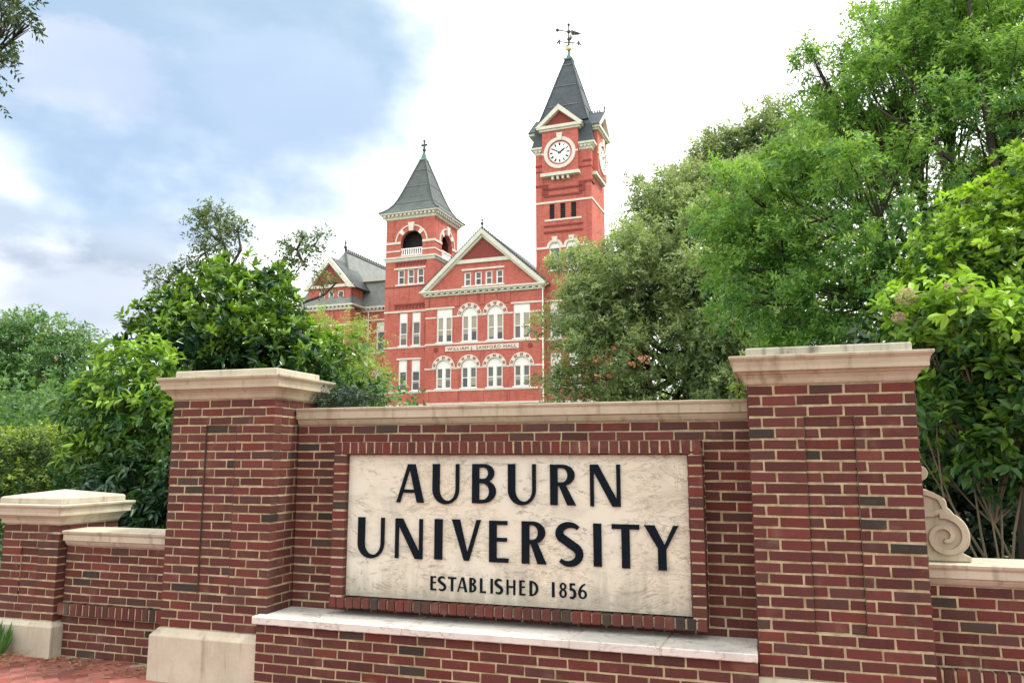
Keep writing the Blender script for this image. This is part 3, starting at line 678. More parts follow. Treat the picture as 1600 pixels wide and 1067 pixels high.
hb(MB().box(-10.75, -3.70, -.18, .3, 16.02, 16.45), 'gable_band', 'cream')
for i, (a, b_) in enumerate(A2): window(a, b_, 7.02, 10.90, 0, 9.93, i in (1, 2), True, 'glass_grey', 'blind')
for a, b_ in A1: window(a, b_, 1.74, 5.0, 0, 4.05, True, True, 'glass_grey', 'glass_grey')
for a, b_ in GW: window(a, b_, 13.42, 15.0, .05, None, False, False, 'glass_grey', sill=False)
for i in (1, 2): archring(sum(A2[i]) / 2, 9.93, .98, 1.52, 0)
for a, b_ in A1: archring((a + b_) / 2, 4.05, .96, 1.44, 0)
belt(-14.42, -.04, -.12, .22, 0, .14); belt(-14.42, -.04, 1.42, .2, 0); belt(-14.42, -.04, 6.72, .2, 0)
for a, b_ in ((-14.42, -12.98), (-11.06, -9.84), (-7.92, -6.72), (-4.80, -3.50), (-1.58, -.04)): belt(a, b_, 3.92, .17, 0, .05, .25)
for a, b_ in ((-14.42, -13.0), (-10.97, -9.85), (-7.84, -6.70), (-4.70, -3.56), (-1.55, -.04)): belt(a, b_, 9.86, .17, 0, .05, .25)
belt(-14.42, -10.7, 10.92, .2, 0); belt(-3.8, -.04, 10.92, .2, 0)
belt(-9.85, -4.60, 15.2, .2, .05, .10); belt(-9.85, -4.60, 13.24, .18, .05, .10)
mb = MB()
for u in (-14.2, -10.4, -7.3, -4.2, -.55): mb.box(u - .3, u + .3, -.09, .2, 11.15, 12.4)
for u in (-14.1, -10.4, -7.3, -4.2, -.4): mb.box(u - .22, u + .22, -.07, .2, .1, 1.42)
hb(mb, 'pilaster_strips', 'hall_brick')
mb = MB(); mb.box(-14.55, .02, -.25, .4, 12.40, 12.58); mb.box(-15.0, .32, -.62, .4, 12.84, 13.02); mb.box(-14.8, .15, -.45, .4, 12.70, 12.845)
modillions(mb, -14.75, .1, 12.56, .15, -.42, .2, .72, .36); hb(mb, 'cornice', 'cream')
ax, az = -7.23, 19.9
for s in (-1, 1):
    ex = ax + s * 7.72; mb = MB()
    mb.prism([(ax, az), (ex, 13.0), (ex - s * .62, 13.0), (ax, az - .62)], -.55, .3); mb.prism([(ax, az - .5), (ex - s * .5, 13.02), (ex - s * .95, 13.02), (ax, az - .95)], -.30, .3)
    hb(mb, 'raking_cornice', 'cream')
    mb = MB(); mb.prism([(ax, az + .14), (ex, 13.14), (ex, 13.003), (ax, az + .003)], -.5, 14); hb(mb, 'roof_slope', 'slate')
    mb = MB()
    for i in range(34):
        f_ = (i + .5) / 34; x = ax + (ex - ax) * f_; z = az + .14 + (13.0 - az) * f_; mb.box(x - .07, x + .07, -.4, -.25, z - .05, z + .16)
    hb(mb, 'roof_cresting', 'iron')
mb = MB().tube([(ax, -.3, az), (ax, -.3, az + .5), (ax, -.3, az + 1.5)], [.10, .07, .03]); mb.ball((ax, -.3, az + .6), .2); mb.ball((ax, -.3, az + 1.0), .13); hb(mb, 'finial', 'iron')
np_ = hb(MB().box(-11.80, -2.86, -.08, .1, 5.95, 6.52), 'name_plate', 'trim')
fc = bpy.data.curves.new('plate_text', 'FONT'); fc.body = 'WILLIAM J. SAMFORD HALL'; fc.size = .50; fc.align_x = 'CENTER'; fc.extrude = .01; fc.space_character = 1.18
fo = bpy.data.objects.new('plate_text', fc); COL.objects.link(fo); bpy.context.view_layer.update()
me = bpy.data.meshes.new_from_object(fo.evaluated_get(bpy.context.evaluated_depsgraph_get())); bpy.data.objects.remove(fo)
me.materials.clear(); wt = max(v.co.x for v in me.vertices) - min(v.co.x for v in me.vertices)
o = link('lettering', me, np_, M['hall_brick_dark']); o.rotation_euler = (R(90), 0, 0); o.location = (-7.33, -.10, 6.06); o.scale = (min(1.25, 8.4 / wt), 1, 1)
for u in (-13.0, -1.55): hb(MB().prism(arc(u, 6.2, .27, .27, 0, 360, 12)[:-1], -.10, .05), 'rosette', 'hall_brick_dark')
mb = MB().tube([(-.06, -.12, GB), (-.06, -.12, 12.4)], .07, 6); hb(mb, 'downspout', 'white')
# small tower -------------------------------------------------------------
T0, T1, K = -20.42, -13.86, 1.0; TD = 6.5
ops = [(-18.38, -17.26, 1.72, 5.36), (-16.68, -15.54, 1.72, 5.36), (-18.38, -17.30, 7.05, 10.98), (-16.70, -15.58, 7.05, 10.98)]
W3 = [(-18.76, -17.82), (-17.46, -16.52), (-16.16, -15.22)]
ops3 = [(a, b_, 14.48, 16.30) for a, b_ in W3]
mb = MB(); skin(mb, T0, T1, GB, 17.3, K, ops + ops3); mb.box(T0, T1, K + .45, K + TD, GB, 17.3); hb(mb, 'tower_wall', 'hall_brick')
for i, (a, b_, c_, d) in enumerate(ops): window(a, b_, c_, d, K, 3.98 if i < 2 else 9.85, False, False, 'glass_dark' if i < 2 else 'glass_grey', 'glass_dark' if i < 2 else 'glass_grey')
for a, b_, c_, d in ops3: window(a, b_, c_, d, K, None, False, False, 'glass_grey', sill=False)
for v, h, p_ in ((-.12, .22, .14), (1.42, .18, .07), (6.75, .18, .07), (11.05, .2, .08)): belt(T0 - .05, T1, v, h, K, p_, TD if v > 0 else .3)
belt(-18.62, -15.35, 5.36, .2, K, .1); belt(-19.2, -15.0, 16.30, .2, K, .1); belt(-19.0, -15.1, 14.28, .2, K, .1); belt(T0 - .03, T1 + .03, 14.1, .14, K, .05, TD, 'hall_brick_dark')
mb = MB()
for i in range(9): mb.box(-19.0 + i * .46, -18.75 + i * .46, K - .10, K + .1, 11.5, 11.9); mb.box(-19.0 + i * .46, -18.75 + i * .46, K - .12, K + .1, 16.75, 17.1)
mb.box(-19.1, -14.95, K - .14, K + .1, 17.1, 17.28); mb.box(-19.1, -14.95, K - .12, K + .1, 11.9, 12.1); hb(mb, 'corbel_table', 'hall_brick_dark')
ys = (T0 + T1) / 2; yc = K + TD / 2; hw = TD / 2
mb = MB(); g = lambda e_, z: (T0 - e_, T1 + e_, K - e_, K + TD + e_, z)
mb.rings([g(.05, 17.3), g(.12, 17.42), g(.12, 17.6), g(.26, 17.66), g(.26, 17.86), g(.02, 17.92)]); hb(mb, 'tower_cornice', 'cream')
OP = (-18.42, -15.48); SP = 19.62; RR = (OP[1] - OP[0]) / 2; uc = sum(OP) / 2
belf = MB()
def four_sides(fn):
    for q in range(4): 
        Mx = Matrix.Translation((ys, yc, 0)) @ Matrix.Rotation(R(90 * q), 4, 'Z') @ Matrix.Translation((-ys, -yc, 0)); fn(q, Mx)
def f(q, Mx):
    belf.M = Mx; skin(belf, T0, T1 - .55 if True else T1, 17.9, 22.7, K, [(uc - RR, uc + RR, 18.0, SP + RR, 1)], .55)
four_sides(f); belf.M = Matrix.Identity(4); hb(belf, 'belfry_wall', 'hall_brick')
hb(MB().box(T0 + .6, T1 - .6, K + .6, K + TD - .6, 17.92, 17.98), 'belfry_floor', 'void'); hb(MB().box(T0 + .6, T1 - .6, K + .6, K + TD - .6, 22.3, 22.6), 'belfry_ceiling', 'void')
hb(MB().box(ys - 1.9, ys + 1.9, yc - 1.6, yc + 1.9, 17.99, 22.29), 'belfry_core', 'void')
ring = MB(); red = MB(); bal = MB(); rail = MB(); bl = MB()
def f(q, Mx):
    for b_ in (ring, red, bal, rail, bl): b_.M = Mx
    if q > 1: return
    p = arc(uc, SP, RR + .72, RR + .72, 0, 180, 18); p2 = arc(uc, SP, RR + .56, RR + .56, 0, 180, 18); p3 = arc(uc, SP, RR, RR, 0, 180, 18)
    for i in range(18): ring.prism([p[i], p[i + 1], p2[i + 1], p2[i]], K - .12, K + .05)
    for a in (45, 135):
        A = arc(uc, SP, RR + .62, RR + .62, a - 8, a + 8, 1); B_ = arc(uc, SP, RR, RR, a - 8, a + 8, 1); ring.prism([A[0], A[1], B_[1], B_[0]], K - .13, K + .05)
    ring.prism([(uc - .26, SP + RR - .1), (uc + .26, SP + RR - .1), (uc + .42, SP + RR + .95), (uc - .42, SP + RR + .95)], K - .26, K)
    for u0, u1 in ((T0, uc - RR), (uc + RR, T1)): bl.box(u0, u1, K - .08, K + .1, SP - .12, SP + .16); bl.box(u0, u1, K - .06, K + .1, 18.55, 18.72)
    rail.box(uc - RR, uc + RR, K + .05, K + .3, 18.78, 18.92); rail.box(uc - RR, uc + RR, K + .05, K + .3, 18.02, 18.14)
    for i in range(10):
        u = uc - RR + .15 + i * (2 * RR - .3) / 9; bal.box(u - .07, u + .07, K + .1, K + .24, 18.14, 18.78)
four_sides(f)
hb(ring, 'belfry_arch_ring', 'trim'); hb(bl, 'belfry_belt', 'trim'); ba = hb(rail, 'balustrade', 'white'); hb(bal, 'balusters', 'white', ba)
g = lambda e_, z: (T0 - e_, T1 + e_, K - e_, K + TD + e_, z)
mb = MB(); mb.rings([g(.06, 22.55), g(.14, 22.62), g(.14, 22.85), g(.22, 22.9), g(.22, 23.12), g(.62, 23.16), g(.66, 23.36), g(.3, 23.38)])
eave = hb(mb, 'eaves_cornice', 'cream'); mb = MB()
def f(q, Mx): mb.M = Mx; modillions(mb, T0 - .3, T1 + .3, 22.88, .25, K - .52, K - .1, .52, .26)
four_sides(f); hb(mb, 'modillions', 'cream', eave)
pr = [(4.00, 23.37), (3.62, 23.62), (3.15, 24.05), (2.68, 24.72), (2.30, 25.5), (1.95, 26.4), (1.56, 27.5), (1.05, 29.0), (.58, 30.35), (.32, 31.1)]
sq = lambda w, z: (ys - w, ys + w, yc - w, yc + w, z)
hb(MB().rings([sq(*p) for p in pr]), 'pyramid_roof', 'slate')
mb = MB()
for sx_ in (-1, 1):
    for sy_ in (-1, 1): mb.tube([(ys + sx_ * w, yc + sy_ * w, z + .02) for w, z in pr], .11, 5)
hb(mb, 'hip_ridge', 'slate_dark')
def dashes(mb, pr, zs, cx_, cy_, n=14):
    for z in zs:
        for (w0, z0), (w1, z1) in zip(pr, pr[1:]):
            if z0 <= z < z1:
                w = w0 + (w1 - w0) * (z - z0) / (z1 - z0) + .03
                for q in range(4):
                    mb.M = Matrix.Translation((cx_, cy_, 0)) @ Matrix.Rotation(R(90 * q), 4, 'Z')
                    for i in range(n):
                        u = -w * .86 + i * (w * 1.72) / n; L = w * 1.72 / n * .62; zz = z
                        mb.box(u, u + L, -w - .04, -w + .1, zz - .05, zz + .05)
    mb.M = Matrix.Identity(4)
mb = MB(); dashes(mb, pr, (24.9, 27.3, 29.6), ys, yc, 13); hb(mb, 'pale_slate_bands', 'slate_pale')
mb = MB(); mb.rings([sq(.42, 31.0), sq(.46, 31.12), sq(.30, 31.3), sq(.12, 32.1)]); hb(mb, 'copper_cap', 'copper')
mb = MB().tube([(ys, yc, 32.0), (ys, yc, 33.7)], [.15, .10]); mb.ball((ys, yc, 32.5), .24); mb.box(ys - .3, ys + .3, yc - .08, yc + .08, 33.05, 33.25); mb.ball((ys, yc, 33.7), .16); mb.ball((ys - .3, yc, 33.15), .14); mb.ball((ys + .3, yc, 33.15), .14); hb(mb, 'cross_finial', 'iron')
# clock tower ----------------------------------------------------------------
U0, U1, TD2 = -1.16, 5.36, 6.0; cu = (U0 + U1) / 2; cy = K + TD2 / 2
ops = [(.44, 1.70, 1.72, 5.36), (2.60, 3.86, 1.72, 5.36), (.44, 1.70, 7.05, 10.98), (2.60, 3.86, 7.05, 10.98), (.40, 1.72, 14.6, 17.22 + .66, 1), (2.36, 3.68, 14.6, 17.22 + .66, 1), (.46, 1.04, 20.5, 22.25), (1.72, 2.32, 20.5, 22.25), (2.98, 3.58, 20.5, 22.25)]
mb = MB(); skin(mb, U0, U1, GB, 28.2, K, ops); mb.box(U0, U1, K + .45, K + TD2, GB, 28.2); hb(mb, 'clock_tower_wall', 'hall_brick')
for i, (a, b_, c_, d) in enumerate(ops[:4]): window(a, b_, c_, d, K, 3.98 if i < 2 else 9.85, False, False, 'glass_grey', 'blind')
for a, b_, c_, d, _ in ops[4:6]: window(a, b_, c_, d, K, 17.22, True, False, 'glass_grey'); archring((a + b_) / 2, 17.22, .66, .95, K, False, True, .08)
for a, b_, c_, d in [(a, b_, c_, d) for a, b_, c_, d in ops[6:]]:
    lv = hb(MB().box(a, b_, K + .3, K + .44, c_, d), 'louver_opening', 'louver'); mb = MB()
    for i in range(7): z = c_ + .12 + i * .24; mb.add([(a, K + .12, z), (b_, K + .12, z), (b_, K + .3, z + .16), (a, K + .3, z + .16), (a, K + .12, z + .03), (b_, K + .12, z + .03), (b_, K + .3, z + .19), (a, K + .3, z + .19)], [(3, 2, 1, 0), (4, 5, 6, 7), (0, 1, 5, 4), (1, 2, 6, 5), (2, 3, 7, 6), (3, 0, 4, 7)])
    hb(mb, 'louver_slats', 'louver', lv)
for v, h, p_ in ((-.12, .22, .14), (1.42, .18, .07), (6.75, .18, .07), (11.05, .2, .08), (22.36, .22, .08)): hb(MB().box(U0 - .05, U1 + .08, K - p_, K + TD2 + .08, v, v + h), 'belt_course', 'trim')
for a, b_ in ((U0 - .05, .40), (1.72, 2.36), (3.68, U1 + .08)): belt(a, b_, 17.1, .24, K, .09, .4)
hb(MB().box(U1 - .05, U1 + .09, K + .4, K + TD2, 17.1, 17.34), 'belt_course', 'trim')
belt(-.1, 4.2, 20.28, .2, K, .1); belt(U0 - .02, U1 + .04, 26.15, .14, K, .05, TD2, 'hall_brick_dark')
mb = MB()
for z in (18.9, 19.6, 23.1, 23.9): mb.box(-.2, 4.3, K - .1, K + .1, z, z + .22)
for u in (-.25, 4.05): mb.box(u - .1, u + .55, K - .10, K + .1, 23.4, 24.6)
for u in (U0, U1 - .9): mb.box(u - .04, u + .94, K - .08, K + .1, 24.4, 24.6); mb.box(u - .04, u + .94, K - .08, K + .1, 26.8, 27.0)
mb.box(U1 - .02, U1 + .14, K + .02, K + 1.2, 24.4, 24.65); hb(mb, 'brick_banding', 'hall_brick_dark')
mb = MB(); mb.box(-.38, 4.14, K - .74, K + .1, 25.36, 25.72); modillions(mb, .7, 3.1, 24.95, .42, K - .55, K + .05, .5, .24); hb(mb, 'clock_sill', 'cream')
mb = MB(); mb.M = Matrix.Translation((cu, cy, 0)) @ Matrix.Rotation(R(90), 4, 'Z') @ Matrix.Translation((-cu, -cy, 0)); mb.box(-.38, 4.14, K - .75, K - .1, 25.36, 25.72); hb(mb, 'clock_sill', 'cream')
# clock stage: front and right gabled bays with dials, corner cornices, slate skirts
KC = K - .56; CC = 1.90
for q, ww in ((0, TD2), (1, U1 - U0)):
    Mx = Matrix.Identity(4) if q == 0 else Matrix.Translation((U1, cy, 0)) @ Matrix.Rotation(R(90), 4, 'Z') @ Matrix.Translation((-CC, -K, 0))
    def P_(name, mat, fn, parent=HALL): mb = MB(); mb.M = Mx; fn(mb); return hb(mb, name, mat, parent)
    P_('clock_bay', 'hall_brick', lambda m_: m_.box(-.20, 4.0, KC, K + .1, 25.73, 30.9))
    P_('clock_surround', 'trim', lambda m_: ([m_.prism([a, b_, d_, e_], KC - .14, KC + .02) for a, b_, e_, d_ in zip(arc(CC, 28.0, 1.86, 1.86, 0, 360, 32), arc(CC, 28.0, 1.86, 1.86, 0, 360, 32)[1:], arc(CC, 28.0, 1.45, 1.45, 0, 360, 32), arc(CC, 28.0, 1.45, 1.45, 0, 360, 32)[1:])],
        m_.prism([(CC - .25, 29.4), (CC + .25, 29.4), (CC + .34, 30.3), (CC - .34, 30.3)], KC - .24, KC), m_.box(-.22, CC - 1.8, KC - .1, KC + .02, 27.9, 28.1), m_.box(CC + 1.8, 4.02, KC - .1, KC + .02, 27.9, 28.1)))
    ck = P_('clock', 'white', lambda m_: m_.prism(arc(CC, 28.0, 1.26, 1.26, 0, 360, 32)[:-1], KC - .07, KC + .02))
    def nums(m_):
        for h_ in range(12):
            a = R(90 - 30 * h_); c_, s_ = math.cos(a), math.sin(a); wd = [.20, .07, .12, .16, .18, .14, .18, .20, .24, .18, .14, .18][h_] / 2
            m_.prism([(CC + c_ * r + s_ * w, 28 + s_ * r - c_ * w) for r, w in ((.82, -wd * .8), (.82, wd * .8), (1.14, wd), (1.14, -wd))], KC - .085, KC - .06)
        for h_ in range(60):
            a = R(6 * h_); c_, s_ = math.cos(a), math.sin(a); m_.prism([(CC + c_ * r + s_ * w, 28 + s_ * r - c_ * w) for r, w in ((1.19, -.015), (1.19, .015), (1.24, .015), (1.24, -.015))], KC - .08, KC - .06)
    P_('numeral_ring', 'hand', nums, ck)
    for nm, ang, ln, wd in (('minute_hand', 90 - 6 * 50, 1.12, .05), ('hour_hand', 90 - 30 * 1.84, .78, .075)):
        c_, s_ = math.cos(R(ang)), math.sin(R(ang))
        P_(nm, 'hand', lambda m_: m_.prism([(CC + c_ * r + s_ * w, 28 + s_ * r - c_ * w) for r, w in ((-.2, -wd), (-.2, wd), (ln * .8, wd * 1.1), (ln, 0), (ln * .8, -wd * 1.1))], KC - .11 - (.02 if wd < .06 else 0), KC - .09 - (.02 if wd < .06 else 0)), ck)
    P_('pediment_tympanum', 'hall_brick_dark', lambda m_: m_.prism([(-.4, 31.2), (4.2, 31.2), (CC, 33.2)], KC + .05, K + 1.6))
    P_('pediment', 'cream', lambda m_: (m_.box(-.75, 4.55, KC - .42, K + .3, 30.88, 31.22), m_.box(-.5, 4.3, KC - .22, K + .3, 30.66, 30.881),
        m_.prism([(-.95, 31.1), (-.35, 31.1), (CC, 32.98), (CC, 33.65)], KC - .45, K + .2), m_.prism([(4.75, 31.1), (CC, 33.65), (CC, 32.98), (4.15, 31.1)], KC - .45, K + .2)))
    P_('pediment_roof', 'slate_dark', lambda m_: (m_.prism([(-1.0, 31.16), (CC, 33.78), (CC, 33.655), (-.95, 31.08)], KC - .4, K + 2.6), m_.prism([(4.8, 31.16), (4.75, 31.08), (CC, 33.655), (CC, 33.78)], KC - .4, K + 2.6)))
    P_('ridge_cresting', 'iron', lambda m_: [m_.box(CC - .04, CC + .04, K - .45 + i * .3, K - .3 + i * .3, 33.72, 34.0) for i in range(9)])
    if q: P_('ridge_finial', 'copper', lambda m_: (m_.tube([(CC, KC - .38, 33.6), (CC, KC - .38, 34.5)], [.09, .05]), m_.ball((CC, KC - .38, 34.2), .14)))
for q in (2, 3):
    Mx = (Matrix.Translation((U0, cy, 0)) @ Matrix.Rotation(R(-90), 4, 'Z') @ Matrix.Translation((-CC, -K, 0))) if q == 3 else Matrix.Translation((cu, cy, 0)) @ Matrix.Rotation(R(180), 4, 'Z') @ Matrix.Translation((-CC, -cy, 0))
    mb = MB(); mb.M = Mx; mb.prism([(-1.0, 31.16), (4.8, 31.16), (CC, 33.78)], KC - .4, K + 2.6); hb(mb, 'pediment_roof', 'slate_dark')
    mb = MB(); mb.M = Mx; mb.box(-.75, 4.55, KC - .42, K + .3, 30.86, 31.158); mb.prism([(-.9, 31.1), (4.7, 31.1), (CC, 33.6)], KC - .45, KC - .401); hb(mb, 'pediment', 'cream')
g = lambda e_, z: (U0 - e_, U1 + e_, K - e_, K + TD2 + e_, z)
mb = MB(); mb.rings([g(.05, 28.2), g(.12, 28.3), g(.12, 28.5), g(.30, 28.62), g(.30, 28.72), g(.48, 28.78), g(.50, 29.0), g(.2, 29.04)]); cc = hb(mb, 'corner_cornice', 'cream'); mb = MB()
for a, b_ in ((U0 - .1, -.3), (4.1, U1 + .1)): modillions(mb, a, b_, 28.45, .3, K - .34, K, .42, .2)
hb(mb, 'modillions', 'cream', cc)
hb(MB().rings([g(.40, 29.03), g(.26, 29.5), g(.14, 30.2), g(.06, 31.3), g(-.25, 31.9)]), 'slate_skirt', 'slate_dark')
pr2 = [(2.98, 31.85), (2.60, 33.1), (2.05, 35.0), (1.20, 38.0), (.36, 40.85)]
sq = lambda w, z: (cu - w, cu + w, cy - w, cy + w, z)
hb(MB().rings([sq(*p) for p in pr2]), 'spire', 'slate_dark')
mb = MB()
for sx_ in (-1, 1):
    for sy_ in (-1, 1): mb.tube([(cu + sx_ * w, cy + sy_ * w, z) for w, z in pr2], .10, 5)
hb(mb, 'hip_ridge', 'slate_dark')
mb = MB(); dashes(mb, pr2, (34.2, 37.0, 40.0), cu, cy, 13); hb(mb, 'pale_slate_bands', 'slate_pale')
hb(MB().rings([sq(.50, 40.8), sq(.50, 41.0), sq(.28, 41.1), sq(.10, 41.8)]), 'copper_cap', 'copper')
wv = hb(MB().tube([(cu, cy, 41.6), (cu, cy, 45.45)], [.13, .08]).ball((cu, cy, 45.45), .19).ball((cu, cy, 43.6), .24), 'weathervane', 'iron')
hb(MB().ball((cu, cy, 42.4), .34, 10), 'gilt_ball', 'gold', wv)
mb = MB(); d_ = Vector((.90, .15, -.24))
p0 = Vector((cu, cy, 44.55)); mb.tube([p0 - d_ * 1.55, p0 + d_ * 1.6], .07); mb.ball(tuple(p0 - d_ * 1.5), .22)
q_ = p0 + d_ * .75; n_ = Vector((.0, 0, 1)); mb.add([tuple(q_ - d_ * .45 + n_ * .3), tuple(q_ + d_ * .5 + n_ * .12), tuple(q_ + d_ * .5 - n_ * .12), tuple(q_ - d_ * .45 - n_ * .3)] + [tuple(Vector(v_) + Vector((.1, .25, 0))) for v_ in (q_ - d_ * .45 + n_ * .3, q_ + d_ * .5 + n_ * .12, q_ + d_ * .5 - n_ * .12, q_ - d_ * .45 - n_ * .3)], [(0, 1, 2, 3), (7, 6, 5, 4), (0, 4, 5, 1), (1, 5, 6, 2), (2, 6, 7, 3), (3, 7, 4, 0)])
mb.ball((cu, cy, 44.55), .24); hb(mb, 'arrow', 'iron', wv)
mb = MB(); d2 = Vector((.88, .47, 0)); d3 = Vector((-.47, .88, 0)); p0 = Vector((cu, cy, 43.15))
for d_ in (d2, -d2, d3, -d3):
    mb.tube([p0, p0 + d_ * 1.1], .065); e_ = p0 + d_ * 1.15; mb.tube([e_ - Vector((0, 0, .28)), e_ + Vector((0, 0, .28))], .10); mb.tube([e_ + Vector((0, 0, .26)), e_ + d_ * .3 + Vector((0, 0, -.24))], .09); mb.tube([p0 + d_ * .3, p0 + d_ * .55 - Vector((0, 0, .3))], .04)
hb(mb, 'compass_points', 'iron', wv)
# left wing, left pavilion, plain right wing -------------------------------------
KW = 4.0
mb = MB(); skin(mb, -27, -20.3, GB, 12.1, KW, [(-23.25, -22.05, 6.95, 10.72), (-23.20, -22.10, 1.72, 4.0 + .55, 1)]); mb.box(-27, -20.3, KW + .45, KW + 8, GB, 12.1); hb(mb, 'wing_wall', 'hall_brick')
window(-23.25, -22.05, 6.95, 10.72, KW, 9.5, False, False, 'glass_dark'); window(-23.20, -22.10, 1.72, 4.5, KW, 4.0, True, False, 'glass_dark'); archring(-22.65, 4.0, .55, 1.05, KW, True)
for v in (1.42, 3.9, 6.72, 10.9): belt(-26.9, -23.25 if v in (3.9,) else -20.4, v, .2, KW)
belt(-26.9, -20.4, -.12, .22, KW, .12)
mb = MB(); mb.box(-27.1, -20.35, KW - .25, KW + .4, 12.0, 12.25); mb.box(-27.1, -20.35, KW - .6, KW + .4, 12.45, 12.66); modillions(mb, -27, -20.4, 12.24, .22, KW - .5, KW + .1, .55, .28); hb(mb, 'wing_cornice', 'cream')
hb(MB().prismx([(KW - .45, 12.66), (KW + 1.4, 16.3), (KW + 1.7, 16.3), (KW + 1.7, 12.66)], -26, -20.35), 'wing_roof', 'slate_pale')
hb(MB().box(-26, -20.35, KW + 1.0, KW + 1.9, 16.28, 16.6), 'roof_curb', 'cream'); hb(MB().box(-26, -20.4, KW + 1.7, KW + 8, 12.6, 16.29), 'roof_deck', 'slate_pale')
mb = MB().tube([(-24.35, KW - .15, GB), (-24.35, KW - .15, 12.1)], .08); hb(mb, 'downspout', 'white')
KP = 1.0
P2 = [(-32.1, -31.0), (-30.4, -29.3), (-28.72, -27.6), (-27.05, -25.95)]; P3 = [(-29.92, -29.05), (-28.55, -27.70), (-27.2, -26.3)]
mb = MB(); skin(mb, -32.6, -25.2, GB, 12.1, KP, [(a, b_, 6.55, 9.6) for a, b_ in P2] + [(a, b_, 1.72, 5.0) for a, b_ in P2]); mb.box(-32.6, -25.2, KP + .45, KP + 12, GB, 12.1)
skin(mb, -31.4, -25.3, 12.6, 14.9, KP + .1, [(a, b_, 12.85, 14.45) for a, b_ in P3]); mb.box(-31.4, -25.3, KP + .55, KP + 3, 12.6, 14.9); hb(mb, 'pavilion_wall', 'hall_brick')
for a, b_ in P2: window(a, b_, 6.55, 9.6, KP, None, glass='glass_dark'); window(a, b_, 1.72, 5.0, KP, 3.9, glass='glass_dark')
for a, b_ in P3: window(a, b_, 12.85, 14.45, KP + .1, glass='glass_dark', sill=False)
for v in (-.12, 1.42, 6.2, 10.0): belt(-32.65, -25.15, v, .2, KP)
mb = MB(); mb.box(-32.9, -24.9, KP - .25, KP + .4, 12.0, 12.25); mb.box(-33.2, -24.6, KP - .55, KP + 3, 12.42, 12.62); modillions(mb, -32.9, -24.9, 12.22, .22, KP - .45, KP + .1, .55, .28); hb(mb, 'pavilion_cornice', 'cream')
mb = MB(); mb.box(-31.7, -25.0, KP - .2, KP + .4, 14.85, 15.2); mb.prism([(-32.0, 14.7), (-31.3, 14.7), (-28.35, 18.0), (-28.35, 18.75)], KP - .35, KP + .2); mb.prism([(-24.7, 14.7), (-28.35, 18.75), (-28.35, 18.0), (-25.4, 14.7)], KP - .35, KP + .2); hb(mb, 'pavilion_gable_trim', 'cream')
hb(MB().prism([(-31.1, 15.2), (-25.6, 15.2), (-28.35, 18.2)], KP + .02, KP + 3), 'pavilion_tympanum', 'hall_brick_dark')
hb(MB().prism([(-32.05, 14.8), (-28.35, 18.88), (-24.65, 14.8)], KP + .25, KP + 5), 'gable_roof', 'slate')
mb = MB(); mb.add([(-33.1, KP - .4, 12.63), (-24.7, KP - .4, 12.63), (-24.7, KP + 22, 12.63), (-33.1, KP + 22, 12.63), (-28.9, KP + 4.2, 20.6), (-28.9, KP + 17, 20.6)], [(0, 1, 4), (1, 2, 5, 4), (2, 3, 5), (3, 0, 4, 5), (3, 2, 1, 0)]); hb(mb, 'hip_roof', 'slate_pale')
mb = MB().tube([(-28.9, KP + 4.2, 20.6), (-24.7, KP - .4, 12.7)], .16, 5).tube([(-28.9, KP + 4.2, 20.62), (-28.9, KP + 17, 20.62)], .14, 5); hb(mb, 'hip_ridge', 'slate')
mb = MB()
for i in range(26): y = KP + 4.4 + i * .48; mb.box(-28.96, -28.84, y, y + .24, 20.7, 21.05)
hb(mb, 'ridge_cresting', 'iron')
mb = MB().tube([(-28.9, KP + 4.2, 20.5), (-28.9, KP + 4.2, 22.4)], [.14, .04]); mb.ball((-28.9, KP + 4.2, 21.2), .24); mb.ball((-28.9, KP + 4.2, 21.8), .15); hb(mb, 'finial', 'iron')
mb = MB(); wr = [(a, a + 1.2, z, z + 3.6) for a in (7.2,) for z in (1.72, 7.05)]
skin(mb, U1, 9.0, GB, 12.1, KW - 1, wr); mb.box(U1, 9.0, KW - .55, KW + 8, GB, 12.1); hb(mb, 'wing_wall', 'hall_brick')
for a, b_, c_, d in wr: window(a, b_, c_, d, KW - 1, d - 1.2, glass='glass_grey')
for v in (-.12, 1.42, 6.72, 10.9): belt(U1, 9.0, v, .2, KW - 1)
hb(MB().box(U1, 9.1, KW - 1.6, KW + .4, 12.1, 12.66), 'wing_cornice', 'cream'); hb(MB().prismx([(KW - 1.5, 12.661), (KW + 3.5, 17), (KW + 8, 12.661)], U1, 9.0), 'wing_roof', 'slate')
hb(MB().prismx([(9, 12.4), (12, 15.2), (20, 12.4)], -14.2, 8), 'main_roof', 'slate')
hb(MB().box(-20, 8, 7.6, 20, GB, 12.39), 'rear_block', 'hall_brick')

